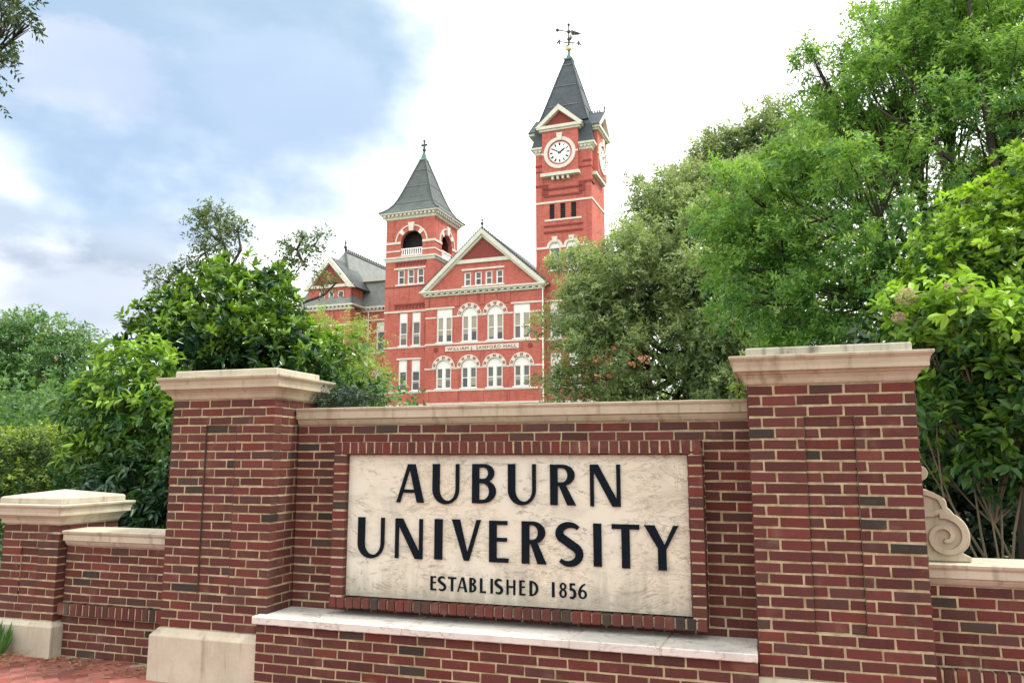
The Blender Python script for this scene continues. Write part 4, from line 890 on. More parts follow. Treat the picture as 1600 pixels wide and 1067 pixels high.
# ------------------------------------------------------------------ vegetation
def fastmesh(name, V, quads, tint, mat):
    me = bpy.data.meshes.new(name); n = len(V); k = len(quads)
    me.vertices.add(n); me.vertices.foreach_set('co', np.ascontiguousarray(V, dtype=np.float32).ravel())
    me.loops.add(k * 4); me.loops.foreach_set('vertex_index', np.ascontiguousarray(quads, dtype=np.int32).ravel())
    me.polygons.add(k); me.polygons.foreach_set('loop_start', np.arange(0, 4 * k, 4, dtype=np.int32)); me.polygons.foreach_set('loop_total', np.full(k, 4, dtype=np.int32))
    me.update(calc_edges=True)
    a = me.attributes.new('tint', 'FLOAT', 'POINT'); a.data.foreach_set('value', np.ascontiguousarray(tint, dtype=np.float32))
    me.materials.append(mat); return me
def unit(a): return a / np.maximum(np.linalg.norm(a, axis=-1, keepdims=True), 1e-9)
def leafverts(P, D, N, L, W, fine):
    """leaf blades from base P along D with face normal N"""
    S_ = unit(np.cross(D, N)); N = np.cross(S_, D); n = len(P); L = L[:, None]; W = W[:, None]
    if not fine:
        v = np.stack([P, P + D * L * .45 + S_ * W * .5 - N * W * .14, P + D * L, P + D * L * .45 - S_ * W * .5 - N * W * .14], 1).reshape(-1, 3)
        return v, (np.arange(n)[:, None] * 4 + np.array([0, 1, 2, 3])[None]), 4
    up = N * W * .16
    v = np.stack([P, P + D * L * .33 + S_ * W * .47 + up, P + D * L * .72 + S_ * W * .36 + up * .6, P + D * L - N * L * .13, P + D * L * .33 - S_ * W * .47 + up, P + D * L * .72 - S_ * W * .36 + up * .6], 1).reshape(-1, 3)
    i = np.arange(n)[:, None] * 6
    return v, np.stack([i + np.array([0, 3, 2, 1]), i + np.array([0, 4, 5, 3])], 1).reshape(-1, 4), 6
def lobes_to_sprays(lobes, nspray, rng, shell=.35, up=.45, ratio=1.0, boughs=0):
    w = np.array([l[3] ** 2 for l in lobes]); w = w / w.sum(); ids = rng.choice(len(lobes), nspray, p=w)
    c = np.array([l[:3] for l in lobes])[ids]; r = np.array([l[3] for l in lobes])[ids]
    sc = np.array([1, ratio, .92])
    if boughs:                    # leaf sprays gathered along rising boughs, with gaps between
        LC = np.array([l[:3] for l in lobes]); LR = np.array([l[3] for l in lobes]); B0, BD, BLn, own = [], [], [], []
        mid = (LC * (LR ** 2)[:, None]).sum(0) / (LR ** 2).sum()
        for li in range(len(lobes)):
            nb = max(5, int(boughs * (LR[li] / LR.mean()) ** 1.6))
            d = unit(rng.normal(size=(nb, 3))); d[:, 1] -= .15
            outw = unit(LC[li] - mid + 1e-6); BDi = unit(d * .8 + outw * .55 + np.array([0, 0, .55]) + rng.normal(size=(nb, 3)) * .2)
            P0 = LC[li] + d * (LR[li] * (.30 + .45 * rng.random(nb)))[:, None] * sc
            B0.append(P0); BD.append(BDi); BLn.append(LR[li] * (.35 + .35 * rng.random(nb))); own += [li] * nb
        B0 = np.concatenate(B0); BD = np.concatenate(BD); BLn = np.concatenate(BLn); own = np.array(own)
        pw = LR[own] ** 1.2 * (.5 + rng.random(len(own))); k = rng.choice(len(own), nspray, p=pw / pw.sum()); tt_ = rng.random(nspray) ** .8
        sig = (LR[own] * .20)[k] * (1.15 - .75 * tt_)
        P = B0[k] + BD[k] * (BLn[k] * tt_)[:, None] + rng.normal(size=(nspray, 3)) * sig[:, None] * np.array([1, 1, .6])
        D = unit(BD[k] * .8 + np.array([0, 0, up * .5]) + rng.normal(size=(nspray, 3)) * .5)
        lobes_to_sprays.boughs = [(B0[q], B0[q] + BD[q] * BLn[q], own[q]) for q in range(len(own))]
        return P, D, own[k]
    d = unit(rng.normal(size=(nspray, 3))); d[:, 2] = np.where(rng.random(nspray) < .25, np.abs(d[:, 2]), d[:, 2])
    rad = r * (shell + (1.06 - shell) * rng.random(nspray) ** .6) * (1 + .12 * rng.normal(size=nspray))
    P = c + d * rad[:, None] * sc
    D = unit(d * .8 + np.array([0, 0, up]) + rng.normal(size=(nspray, 3)) * .45)
    return P, D, ids
def sprays_to_leaves(P, D, rng, per, length, L, W, droop=.2, flat=.5, rosette=False):
    n = len(P) * per; k = np.repeat(np.arange(len(P)), per); tpar = np.tile(np.linspace(.05, 1, per), len(P)) + rng.normal(size=n) * .04
    Dk = D[k]; side = unit(np.cross(Dk, rng.normal(size=(n, 3))))
    ln = length * (.7 + .6 * rng.random(len(P)))[k]
    base = P[k] + Dk * (ln * (tpar if not rosette else .75 + .25 * tpar))[:, None] - np.array([0, 0, 1]) * (droop * ln * tpar ** 2)[:, None]
    out = unit(Dk * (.45 if not rosette else .35 + .5 * (tpar[:, None])) + side * .9 + np.array([0, 0, -droop]) + rng.normal(size=(n, 3)) * .22)
    N = unit(np.array([0, 0, 1.]) * flat + Dk * .35 + rng.normal(size=(n, 3)) * .55)
    return base, out, N, L * (.65 + .6 * rng.random(n)), W * (.7 + .5 * rng.random(n)), k
def bez(a, b_, bend, n=7):
    a, b_ = Vector(a), Vector(b_); m_ = (a + b_) / 2 + Vector(bend); return [tuple(a * (1 - t_) ** 2 + m_ * 2 * t_ * (1 - t_) + b_ * t_ * t_) for t_ in [i / (n - 1) for i in range(n)]]
def plant(name, base, lobes, label, cat, mat, seed, nspray, per, length, L, W, group=None, trunk_r=.15, fork=None, bark='bark', droop=.2, flat=.5, up=.45, fine=False,
          individuals=0, rosette=False, shell=.35, ratio=1.0, twig=2, stems=None, stem_pts=None, tint_top=.35, limb_r=.35, foliage='crown', limbs=None, tint0=.40, boughs=0, heavy=None):
    rng = np.random.default_rng(seed); rd = random.Random(seed)
    root = empty(name, base, label=label, cat=cat, group=group); loc = Vector(base)
    zs = [l[2] for l in lobes]; ctr = Vector((sum(l[0] for l in lobes) / len(lobes), sum(l[1] for l in lobes) / len(lobes), sum(zs) / len(zs)))
    fork = Vector(fork) if fork else Vector((base[0] * .7 + ctr.x * .3, base[1] * .7 + ctr.y * .3, base[2] + (min(zs) - base[2]) * .75))
    P, D, ids = lobes_to_sprays(lobes, nspray, rng, shell, up, ratio, boughs)
    tr = MB(); lm = MB()
    if limbs:
        tr.tube(limbs[0], [trunk_r * (1.15 - .13 * i) for i in range(len(limbs[0]))], 6)
        for l_ in limbs[1:]: lm.tube(l_, [trunk_r * (.5 - .08 * i) for i in range(len(l_))], 5)
    elif stems:
        for s_ in stems: tr.tube(bez(s_[0], s_[1], (rd.uniform(-.28, .28), rd.uniform(-.12, .12), rd.uniform(-.1, .25)), 7), [trunk_r * (1 - .11 * i) for i in range(7)], 6)
    else: tr.tube(bez(base, fork, (rd.uniform(-.1, .1) * trunk_r * 5, 0, 0)), [trunk_r * (1.25 - .07 * i) for i in range(7)], 8)
    if limbs:
        cand_ = np.array([p_ for l_ in limbs for p_ in l_])
        for j in range(0, len(P), 5):
            q_ = cand_[np.argmin(np.linalg.norm(cand_ - P[j], axis=1))]; lm.tube(bez(tuple(q_), tuple(P[j]), (rd.uniform(-.05, .05), 0, rd.uniform(-.03, .08)), 4), [.014, .010, .007, .004], 4)
    for li, l in enumerate(lobes if not limbs else []):
        c_ = Vector(l[:3]); d = c_ - fork; pts = bez(fork, c_, (rd.uniform(-.1, .1) * d.length, rd.uniform(-.1, .1) * d.length, -.12 * d.length + rd.uniform(0, .1) * d.length))
        r0 = trunk_r * limb_r * (1.4 if d.length < 3 * l[3] else 1); lm.tube(pts, [r0 * (1 - .12 * i) for i in range(7)], 5)
        if boughs:
            for a_, b2_, w_ in lobes_to_sprays.boughs:
                if w_ == li: st = Vector(pts[rd.randrange(4, 7)]); lm.tube(bez(st, a_, (0, 0, -.1 * l[3]), 4)[:-1] + [tuple(a_), tuple((a_ + b2_) / 2), tuple(b2_)], [r0 * .28, r0 * .24, r0 * .20, r0 * .16, r0 * .11, r0 * .05], 4)
        own = np.nonzero(ids == li)[0]
        for j in own[:twig * 6]:
            e_ = Vector(P[j]); st = Vector(pts[rd.randrange(3, 7)]); lm.tube(bez(st, e_, (0, 0, .08 * l[3]), 4), [r0 * .34, r0 * .26, r0 * .18, r0 * .1], 4)
    for l_ in heavy or []: lm.tube(l_[1:], [l_[0] * (1 - .75 * i / (len(l_) - 2)) for i in range(len(l_) - 1)], 6)
    for o in (tr.build('stem' if stems else 'trunk', M[bark], root), lm.build('branches', M[bark], root)): o.location = -loc
    b_, o_, N, LL, WW, k = sprays_to_leaves(P, D, rng, per, length, L, W, droop, flat, rosette)
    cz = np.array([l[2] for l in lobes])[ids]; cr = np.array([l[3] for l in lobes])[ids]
    h = np.clip((P[:, 2] - cz) / cr, -1, 1); lobe_tint = np.array([l[4] if len(l) > 4 else 0 for l in lobes])[ids]
    height_tint = np.clip(tint0 + lobe_tint + tint_top * h + .22 * rng.normal(size=len(P)), 0, 1)                    # young tips, plus bright tops and deep shade below painted in by height
    tint = np.clip(height_tint[k] ** 1.25 + .12 * rng.normal(size=len(k)), 0, 1)
    keep = np.ones(len(k), bool)
    if individuals:
        cp = np.array(cam.location); cen = np.array([l[:3] for l in lobes]); front = np.linalg.norm(b_ - cp, axis=1) - .6 * np.einsum('ij,ij->i', unit(b_ - cen[ids[k]]), unit(cp - b_)) * cr[k]
        F = np.array([-.308, .951]); dv = b_ - cp; dep = dv[:, 0] * F[0] + dv[:, 1] * F[1]; lat = np.abs(dv[:, 0] * F[1] - dv[:, 1] * F[0]) / np.maximum(dep, .1)
        ang = lat < .655; front = np.where(ang, front, 1e9); front[b_[:, 2] < -1.0] += 50
        pick = np.argsort(front)[:individuals]; keep[pick] = False
        lib = []
        for q in range(6):
            v, f_, s_ = leafverts(np.zeros((1, 3)), np.array([[1., 0, 0]]), np.array([[0, 0, 1.]]), np.array([1.]), np.array([1.]), True); v[:, 1] *= WW.mean() / LL.mean()
            lib.append(fastmesh('leaf', v, f_, np.full(6, (q + .5) / 6), M[mat]))
        for j in pick:
            o = bpy.data.objects.new('leaf', lib[min(5, int(tint[j] * 6))]); COL.objects.link(o); o.parent = root
            X = Vector(o_[j]); Z = Vector(N[j]); Y = Z.cross(X).normalized(); Z = X.cross(Y); mt = Matrix((X, Y, Z)).transposed().to_4x4(); s_ = float(LL[j])
            o.matrix_local = Matrix.Translation(Vector(b_[j]) - loc) @ mt @ Matrix.Scale(s_, 4)
    V, Q, nv = leafverts(b_[keep], o_[keep], N[keep], LL[keep], WW[keep], fine)
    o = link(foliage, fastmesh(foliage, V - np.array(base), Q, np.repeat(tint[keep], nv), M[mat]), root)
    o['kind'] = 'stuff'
    return root
GZ = lambda y: float(gz(0, y))
# right: big light green tree, the oak in the middle, darker trees behind
TA = [(3.58,15.0,7.91,1.85),(2.1,15.3,7.2,1.4),(4.79,15.5,9.07,2.18),(5.75,14.5,7.29,1.93),(.46,14.5,5.65,1.5),(2.40,14.2,5.24,1.98),(4.09,14.4,5.08,1.76),(.69,14.6,4.06,1.4),(2.28,14.0,3.31,1.60),(.1,14.8,5.0,1.15),(.1,14.6,3.6,1.2),(1.3,14.8,6.4,1.2),(6.72,15.5,9.41,2.13),(3.71,15.2,9.94,1.2),(2.03,15.4,9.35,.87),(1.08,14.4,2.73,1.13),(5.58,14.2,5.25,1.41),(3.24,14.2,2.78,1.09),(5.3,17,11,2.2),(7.5,17,6,2.6),(2.6,15.2,8.9,1.0),(1.2,15,1.9,1.2),(2.6,14.6,1.6,1.3),(4.2,14.6,1.5,1.5),(6,15,2.6,1.8),(4.8,15.2,3.4,1.5)]
plant('shade_tree', (4.6, 15.5, GZ(15.5)), TA, 'big light green shade tree filling the upper right above the tall right pillar', 'tree', 'leaf_elm', 21, 18000, 13, .42, .135, .046, trunk_r=.24, fork=(4.4, 15.4, 3.0), droop=.35, up=.25, shell=.38, ratio=1.1, twig=1, tint0=.50, boughs=20,
      heavy=[(.13, (5.46,13.6,2.15), (5.24,13.6,3.84), (5.24,13.6,5.29), (5.17,13.6,6.77), (5.04,13.6,8.31), (5.0,13.6,10.3)), (.08, (5.17,13.6,6.77), (5.77,13.6,7.29), (6.3,13.6,7.81), (6.8,13.6,8.6)), (.09, (5.24,13.6,5.29), (4.54,13.6,5.95), (3.82,13.6,6.73), (2.88,13.6,7.63)),
             (.10, (5.3,13.8,2.9), (4.53,13.4,3.14), (3.56,13.4,3.49), (2.92,13.4,3.39), (1.87,13.4,3.57)), (.07, (3.56,13.4,3.49), (2.83,13.4,3.99), (2.2,13.4,4.48), (1.14,13.4,5.19)), (.07, (4.6,13.5,5.0), (4.24,13.5,5.65), (4.11,13.5,6.42), (4.1,13.5,7.18), (3.4,13.5,8.53))])
TB = [(-4.76,28,6.25,3.0),(-6.48,27.5,4.92,2.1),(-2.24,28,8.06,2.57),(-3.26,28.5,10.2,1.95),(-1.55,27,5.23,2.77),(-7.60,28,7.75,1.2),(-4.83,27,3.16,2.52),(-7.66,27.5,2.69,1.14),(-1.38,27,2.78,2.16),(-4.06,29,11.4,1.05),(.28,29,11.0,1.7),(.59,28,7.01,2.48),(-6.1,27.8,7.0,1.3),(-7.0,27,6.2,1.0),(-6.2,26.6,1.2,1.7),(-4.0,26.4,1.0,1.9),(-2.0,26.4,.9,1.9),(-.2,26.6,1.6,2.2),(.8,27.4,4.2,2.2),(-2.6,27.5,3.6,1.9),(-.9,28,4.2,1.9),(-3.4,28.2,6.2,1.8),(-2.9,28.6,11.2,1.2),(-1.5,29,10.2,1.6),(-3.9,28.2,9.2,1.5),(-5.2,28,8.4,1.3)]
plant('oak_tree', (-3.0, 28.5, GZ(28.5)), TB, 'grey green oak overlapping the right side of the clock tower and hall', 'tree', 'leaf_oak', 22, 16000, 12, .6, .20, .070, trunk_r=.34, fork=(-2.8, 28.4, 3.2), droop=.3, up=.2, shell=.35, ratio=1.1, twig=1, tint0=.56, boughs=22,
      heavy=[(.12, (-.07,27,3.42), (-1.23,27,5.57), (-2.96,27,7.86), (-4.54,27,9.12)), (.12, (-.07,27,3.42), (-2.02,27,4.55), (-4.06,27,6.56), (-5.96,27,7.25))])
TC = [(-1.6,36,14.6,1.5),(-2.6,36,13.6,1.4),(-.6,36,15.4,1.6),(1.0,36,16.4,1.4),(1.52,36,15.6,1.6),(3.30,37,16.2,2.0),(.02,36,14.2,1.6),(2.20,36,13.0,2.6),(5.5,37,15,2.6),(-.9,36,12.6,1.3)]
plant('far_tree', (2.4, 37, GZ(37)), TC, 'darker olive tree top rising between the oak and the big light green tree', 'tree', 'leaf_oak', 23, 5200, 12, .7, .24, .085, trunk_r=.3, droop=.2, up=.4, shell=.2, boughs=20, tint0=.4)
mb = MB(); rd = random.Random(4)
# bare twig tops over the oak
root = empty('dead_branch', (-2.1, 29.5, 10.5), label='thin bare grey twigs sticking up above the oak crown', cat='bare branch')
mb.tube([(-2.1, 29.5, 10.5), (-2.2, 29.5, 12.4), (-2.0, 29.5, 13.6)], [.05, .035, .012], 4)
for i in range(9):
    z = 11.6 + i * .2; s_ = 1 if i % 2 else -1; mb.tube([(-2.15, 29.5, z), (-2.15 + s_ * .3, 29.4, z + .5), (-2.15 + s_ * (.35 + .05 * i), 29.5, z + 1.0)], [.022, .015, .008], 4)
mb.build('twigs', M['bark_pale'], root).location = -Vector(root.location)
# right: glossy shrub and the flowering shrub below it, behind the low wall
RS = [(2.08,2.4,1.45,.42),(1.74,2.2,1.18,.34),(2.27,2.1,1.00,.55),(1.50,2.3,.86,.25),(1.86,2.1,.60,.47),(2.26,2.1,.35,.50),(1.62,2.3,.45,.30),(2.7,2.4,1.7,.6),(2.9,2.2,.9,.6)]
plant('glossy_shrub', (2.1, 2.5, -2.15), RS, 'tall glossy bright green shrub at the right edge, above the flowering bush', 'shrub', 'leaf_glossy', 24, 3300, 9, .11, .074, .034, trunk_r=.035, fork=(2.1, 2.4, -.3), droop=.12, up=.7, fine=True, individuals=300, rosette=True, shell=.42, twig=2, limb_r=.7, tint_top=.55, tint0=.42)
HY = [(1.25,1.7,.63,.17,.35),(1.50,1.5,.62,.22,.35),(1.40,1.6,.34,.18,.1),(1.80,1.45,.50,.24,.35),(2.05,1.4,.36,.26,.3),(1.36,1.7,.10,.17,-.25),(1.72,1.6,.15,.24,-.25),(1.95,1.5,-.05,.28,-.25),(1.50,1.6,-.15,.20,-.25),(1.80,1.5,-.38,.24,-.2),(2.1,1.5,-.45,.28,-.2),(1.38,1.8,-.42,.14,-.2),(2.3,1.6,.2,.3,0),(1.62,1.55,-.55,.12,-.1)]
hy = plant('flowering_bush', (1.75, 1.7, -2.15), HY, 'leafy flowering bush with faded cream flower heads and bare lower stems behind the stone scroll', 'shrub', 'leaf_bright', 25, 820, 8, .16, .105, .046, trunk_r=.0125, fork=(1.72, 1.7, -.95), bark='bark_pale', droop=.14, up=.55, fine=True, individuals=300, shell=.4, limb_r=.7, tint_top=.45, tint0=.28,
      stems=[((1.88 + .16 * math.sin(q * 2.4), 1.72 + .1 * math.cos(q * 1.7), -2.15 + .5 * (q % 3 == 0)), (1.24 + .085 * q + .05 * math.sin(q * 5), 1.6 + .12 * math.sin(q * 3.1), -.45 + .6 * ((q * 7) % 5) / 5)) for q in range(15)])
for cx_, cz_, rr_ in ((1.20, .78, .085), (1.49, .81, .08), (1.63, .79, .05), (1.13, .62, .04)):
    rng = np.random.default_rng(int(cx_ * 100)); n = 150; d = unit(rng.normal(size=(n, 3))); P_ = np.array([cx_, 1.42, cz_]) + d * rr_ * .8 * np.array([1, 1, .7])
    V, Q, nv = leafverts(P_, unit(d + rng.normal(size=(n, 3)) * .8), d, np.full(n, .028), np.full(n, .024), False)
    o = link('flower_head', fastmesh('flower_head', V - np.array([1.75, 1.7, -2.15]), Q, np.repeat(rng.random(n), nv), M['petal_cream']), hy); o['kind'] = 'stuff'
DS = [(1.5,3.4,-.6,.7),(2.5,3.4,-.4,.9),(2.1,3.4,.3,.7),(3.3,3.3,.2,1),(1.2,3.6,-.9,.7),(1.9,3.3,-1.2,.7),(3.0,3.4,-1.0,.8),(1.3,3.0,-1.5,.6),(2.3,3.0,-1.5,.7),(1.5,3.2,.4,.5),(1.1,3.4,-.2,.5)]
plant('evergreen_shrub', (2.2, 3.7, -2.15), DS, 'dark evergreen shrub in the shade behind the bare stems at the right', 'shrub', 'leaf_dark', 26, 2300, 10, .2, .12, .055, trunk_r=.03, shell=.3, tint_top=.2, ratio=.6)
# left: glossy magnolia, light shrub, hedge, crape myrtle, thin tree, pale wispy tree
LM = [(-6.83,3.6,1.52,.60),(-7.42,3.6,1.30,.52),(-6.25,3.6,1.28,.50),(-7.85,3.5,1.08,.42),(-5.78,3.5,.85,.42),(-6.99,3.3,.86,.66),(-5.36,3.4,.60,.30),(-6.28,3.3,.83,.62),(-6.5,3.9,1.75,.35),(-7.1,4.2,.6,.8),(-6.0,4.2,.4,.8)]
plant('magnolia_shrub', (-6.7, 3.8, -2.15), LM, 'rounded dark glossy magnolia bush rising directly behind the tall left pillar', 'shrub', 'leaf_magnolia', 27, 2200, 9, .17, .125, .050, trunk_r=.05, droop=.05, up=.8, fine=True, individuals=300, rosette=True, shell=.4, tint_top=.58, tint0=.26)
LLo = [(-6.91,2.1,.42,.46),(-7.30,2.1,.09,.40),(-6.51,2.0,.10,.42),(-7.02,2.1,-.36,.42),(-7.40,2.1,-.55,.33),(-6.1,2.0,-.15,.36),(-6.5,2.3,-.6,.5)]
plant('leafy_shrub', (-6.6, 2.1, -2.15), LLo, 'light green broad-leaved shrub behind the low wall, left of the tall pillar', 'shrub', 'leaf_bright', 28, 900, 9, .2, .115, .046, trunk_r=.035, droop=.35, up=.35, fine=True, individuals=300, shell=.4, tint_top=.58, tint0=.22, flat=.8)
LDk = [(-6.3,1.75,-.75,.36),(-6.75,1.7,-.95,.34),(-5.9,1.7,-1.0,.38),(-6.3,1.65,-1.35,.4),(-5.6,1.6,-.7,.3),(-5.5,1.6,-1.4,.35),(-6.9,1.8,-1.4,.35)]
plant('added_shade_shrub', (-6.2, 1.8, -2.15), LDk, 'added dark-leaved shrub standing in for deep shade, low behind the coping between short pier and tall pillar', 'shrub', 'leaf_shade', 41, 620, 9, .2, .125, .048, trunk_r=.03, droop=.4, up=.3, fine=True, individuals=200, shell=.4, tint_top=.35, flat=.8)  # added dark leaves paint in the deep shade under the light shrub
HG = [(-10.40,3.5,-.50,.42),(-9.80,3.5,-.42,.42),(-9.19,3.5,-.52,.41),(-11.02,3.5,-.6,.5),(-9.85,3.4,-.95,.45),(-9.14,3.4,-1.0,.40),(-8.6,3.4,-.8,.45),(-8.4,3.3,-1.3,.5),(-10.5,3.4,-1.2,.5),(-9.5,3.3,-1.5,.5)]
plant('clipped_hedge', (-9.6, 3.5, -2.15), HG, 'low yellow-green tipped hedge at the left edge above the short pier', 'hedge', 'leaf_hedge', 29, 3800, 9, .14, .06, .028, trunk_r=.03, up=.7, shell=.5, tint_top=.72, tint0=.10, limb_r=.6, foliage='foliage')
CM = [(-21.31,13,2.75,1.2),(-22.61,13,2.5,1.35),(-19.97,13,2.2,1.15),(-21.61,12.6,.95,1.61),(-19.34,12.8,1.0,1.05),(-24.4,13,1.83,1.9),(-20.46,12.6,-.03,1.17),(-22.8,12.7,.2,1.5),(-18.3,13.5,.2,1.2)]
cm = plant('crape_myrtle', (-21.4, 13.2, GZ(13)), CM, 'soft green crape myrtle with sprinkled pink blossoms, left edge against the sky', 'tree', 'leaf_myrtle', 30, 5200, 12, .42, .15, .065, trunk_r=.12, up=.35, shell=.3, twig=2)
rng = np.random.default_rng(5); P_, D_, _ = lobes_to_sprays(CM[:5], 150, rng, .9, .6); P_ = P_[P_[:, 2] > 1.4]
b_, o_, N_, LL_, WW_, k_ = sprays_to_leaves(P_, D_[:len(P_)], rng, 9, .25, .055, .045, 0, .5); V, Q, nv = leafverts(b_, o_, N_, LL_, WW_, False)
o = link('blossoms', fastmesh('blossoms', V - np.array([-21.4, 13.2, GZ(13)]), Q, np.repeat(rng.random(len(b_)), nv), M['petal_pink']), cm); o['kind'] = 'stuff'
TT = [(-10.85,8,4.52,.36),(-10.54,8,4.10,.34),(-11.20,8,4.50,.22),(-10.23,8,4.25,.26),(-10.95,8,3.78,.38),(-11.85,8,3.22,.36),(-11.30,8,3.32,.30),(-8.72,8,3.66,.34),(-8.20,8,3.80,.20),(-9.02,8,3.34,.24),(-10.40,8,3.50,.28),(-12.25,8,3.36,.18),(-8.1,8,3.0,.2)]
tt = plant('thin_tree', (-9.9, 8.2, GZ(8)), TT, 'spindly open tree with small leaf tufts against the sky behind the magnolia', 'tree', 'leaf_thin', 31, 620, 11, .22, .080, .036, trunk_r=.07, up=.3, shell=.25, twig=1, tint_top=.2,
      limbs=[[(-9.9,8.2,-2),(-9.95,8.1,.5),(-10.2,8,1.9),(-10.28,8,2.59),(-10.42,8,3.2),(-10.40,8,3.7),(-10.62,8,4.1),(-10.7,8,4.5)], [(-10.28,8,2.6),(-10.66,8,3.0),(-10.8,8,3.4),(-11.0,8,3.8)], [(-10.42,8,3.3),(-10.1,8,3.8),(-10.2,8,4.2)], [(-10.62,8,4.0),(-11.0,8,4.3),(-11.2,8,4.5)], [(-10.2,8,2.3),(-10.9,8,2.8),(-11.4,8,3.0),(-11.9,8,3.25),(-12.2,8,3.35)],
             [(-9.95,8.1,.5),(-9.4,8,1.6),(-9.0,8,2.3),(-8.9,8,3.0),(-8.6,8,3.4),(-8.3,8,3.8)], [(-8.88,8,2.95),(-9.1,8,3.2),(-9.05,8,3.5)], [(-9.0,8,2.35),(-8.5,8,2.6),(-8.1,8,2.7),(-7.8,8,2.95)], [(-8.6,8,3.4),(-8.75,8,3.7),(-8.6,8,3.95)]])
WS = [(-8.14,9,1.83,.55),(-7.67,9,1.28,.45),(-8.78,9,2.35,.36),(-7.84,9,1.95,.46),(-7.44,9,1.01,.24),(-8.3,9,.9,.6),(-7.9,9,.4,.5)]
plant('feathery_tree', (-8.3, 9.3, GZ(9)), WS, 'pale feathery young tree in front of the left wing of the hall', 'tree', 'leaf_wisp', 32, 400, 20, .45, .10, .026, trunk_r=.05, fork=(-8.2, 9.2, .3), up=-.1, droop=.5, shell=.15, tint_top=.1, limb_r=.5)
# overhanging branch of a tree that stands outside the frame, upper left
OB = [(-11.98,4,7.21,.30),(-11.66,4,6.88,.20),(-12.10,4,6.86,.20),(-12.02,4,6.30,.16),(-12.5,4,6.75,.4),(-12.92,4,7.45,.6),(-13.4,4,6.4,.7),(-13.9,4.2,8,1.2),(-14.8,4.6,7,1.4)]
plant('overhanging_tree', (-15.5, 5, -2.15), OB, 'dark leafy branch tips hanging into the upper left corner', 'tree', 'leaf_overhang', 33, 620, 10, .24, .11, .040, trunk_r=.22, fork=(-14.6, 4.6, 6.6), up=.0, droop=.3, shell=.2, limb_r=.25, tint_top=.1, fine=True)
# low foliage behind everything on the left, and far tree line
BK = [(-11.5,6,-.3,1.2),(-13.5,6.5,-.2,1.3),(-9.5,6,.2,1.2),(-8,6,.3,1.1),(-6.5,5.5,.2,1.0),(-5.2,5,-.2,.8),(-15.5,7,-.4,1.4),(-11,6,.6,.7)]
plant('background_shrub', (-9.5, 6.2, -2.15), BK, 'mid green shrub mass filling behind hedge and magnolia on the left', 'shrub', 'leaf_myrtle', 34, 2200, 11, .3, .11, .05, trunk_r=.05, shell=.4)
far = []; rd = random.Random(9)
for i in range(46): far.append((-150 + i * 6.4 + rd.uniform(-2, 2), 128 + rd.uniform(-8, 8), 5 + rd.uniform(-1, 3), rd.uniform(4, 6)))
P_, D_, _ = lobes_to_sprays(far, 6000, np.random.default_rng(8), .4, .4); b_, o_, N_, LL_, WW_, k_ = sprays_to_leaves(P_, D_, np.random.default_rng(9), 5, 1.2, .9, .5); V, Q, nv = leafverts(b_, o_, N_, LL_, WW_, False)
o = link('far_woods', fastmesh('far_woods', V, Q, np.repeat(np.random.default_rng(3).random(len(b_)), nv), M['leaf_oak'])); tag(o, kind='stuff', label='distant line of woods beyond the hall', cat='woods')
# creeping plant on the coping beside the left pillar, small vine at the right pillar cap
VN = [(-3.40,.55,-.02,.06),(-3.28,.60,.02,.07),(-3.15,.60,.0,.06),(-3.44,.5,.07,.05),(-3.05,.6,-.03,.05),(-3.34,.75,.06,.12),(-3.12,.8,.04,.1)]
plant('creeping_plant', (-3.25, .62, -.064), VN, 'dark needle-leaved creeper on the coping beside the left pillar cap', 'plant', 'leaf_dark', 35, 190, 10, .10, .050, .010, trunk_r=.006, fork=(-3.25, .6, -.03), up=.3, droop=.5, shell=.2, limb_r=.7, tint_top=.2)
IV = [(-.06,.30,.08,.035),(-.05,.28,.0,.04),(-.04,.32,.05,.03),(-.07,.34,-.04,.03)]
plant('dry_vine', (-.06, .34, -.064), IV, 'small dry yellowish vine at the corner of wall coping and right pillar cap', 'vine', 'leaf_wisp', 36, 26, 7, .05, .026, .016, trunk_r=.003, fork=(-.05, .32, .0), droop=.5, shell=.3, limb_r=.9, foliage='foliage')
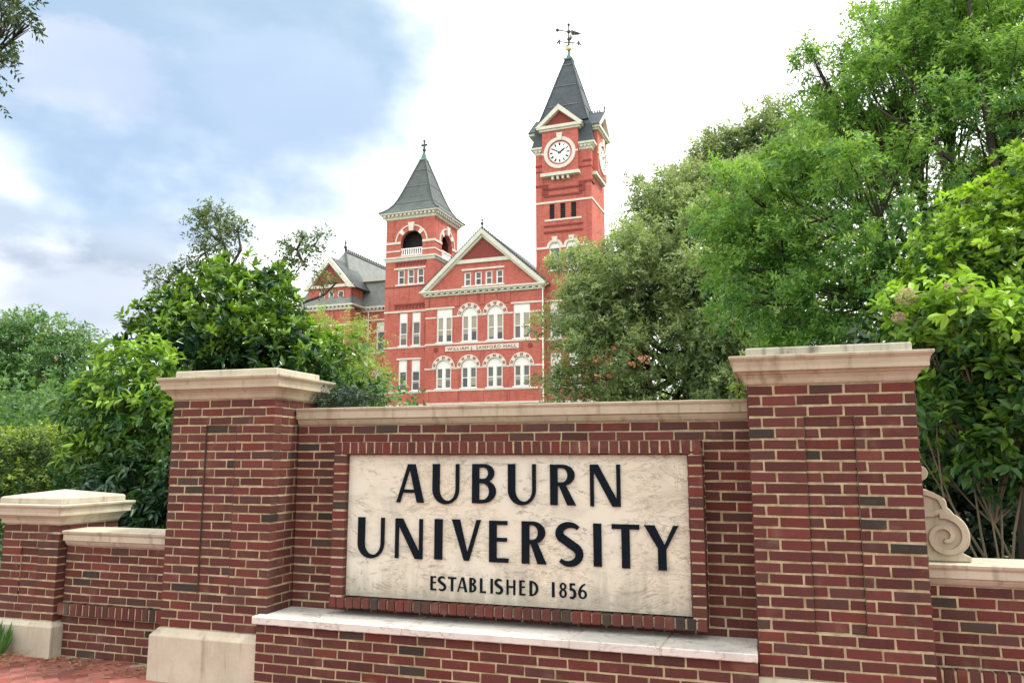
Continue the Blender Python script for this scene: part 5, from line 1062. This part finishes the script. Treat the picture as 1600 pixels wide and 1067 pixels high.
# grass tuft and pine straw at the lower left corner
gp = empty('grass_tuft', (-6.33, .0, -2.15), label='clump of strappy green grass beside the base of the short pier', cat='plant'); rng = np.random.default_rng(6)
n = 160; a_ = rng.random(n) * 6.28; P_ = np.stack([-6.33 + .10 * rng.normal(size=n), .03 + .06 * rng.normal(size=n), np.full(n, -2.15)], 1); D_ = unit(np.stack([np.cos(a_) * .5, np.sin(a_) * .5, np.ones(n)], 1)); N_ = unit(np.stack([np.cos(a_), np.sin(a_), -.4 * np.ones(n)], 1))
V, Q, nv = leafverts(P_, D_, N_, .16 + .16 * rng.random(n), np.full(n, .016), True); link('blades', fastmesh('blades', V - np.array([-6.33, 0, -2.15]), Q, np.repeat(rng.random(n), nv), M['grass_blade']), gp)['kind'] = 'stuff'
n = 2600; P_ = np.stack([-6.7 + .38 * rng.normal(size=n), .02 + .11 * rng.normal(size=n), -2.144 + .045 * rng.random(n)], 1); P_ = P_[(P_[:, 0] < -5.95 + .1 * rng.normal(size=len(P_))) & (P_[:, 1] < .19)]; n = len(P_); a_ = rng.random(n) * 6.28
V, Q, nv = leafverts(P_, unit(np.stack([np.cos(a_), np.sin(a_), .25 * rng.normal(size=n)], 1)), unit(rng.normal(size=(n, 3)) + np.array([0, 0, 1.])), .07 + .06 * rng.random(n), np.full(n, .005), False)
tag(link('pine_straw', fastmesh('pine_straw', V, Q, np.repeat(rng.random(n), nv), M['leaf_dry'])), kind='stuff')

n = 150; P_ = np.stack([-5.3 + .75 * rng.normal(size=n), .24 - np.abs(.16 * rng.normal(size=n)), np.full(n, -2.138)], 1); P_ = P_[(P_[:, 0] > -5.9) & (P_[:, 0] < -4.55)]; n = len(P_); a_ = rng.random(n) * 6.28
V, Q, nv = leafverts(P_, unit(np.stack([np.cos(a_), np.sin(a_), .15 * rng.normal(size=n)], 1)), unit(rng.normal(size=(n, 3)) * .3 + np.array([0, 0, 1.])), .03 + .04 * rng.random(n), .012 + .012 * rng.random(n), True)
tag(link('fallen_leaves', fastmesh('fallen_leaves', V, Q, np.repeat(rng.random(n), nv), M['leaf_dry'])), kind='stuff')
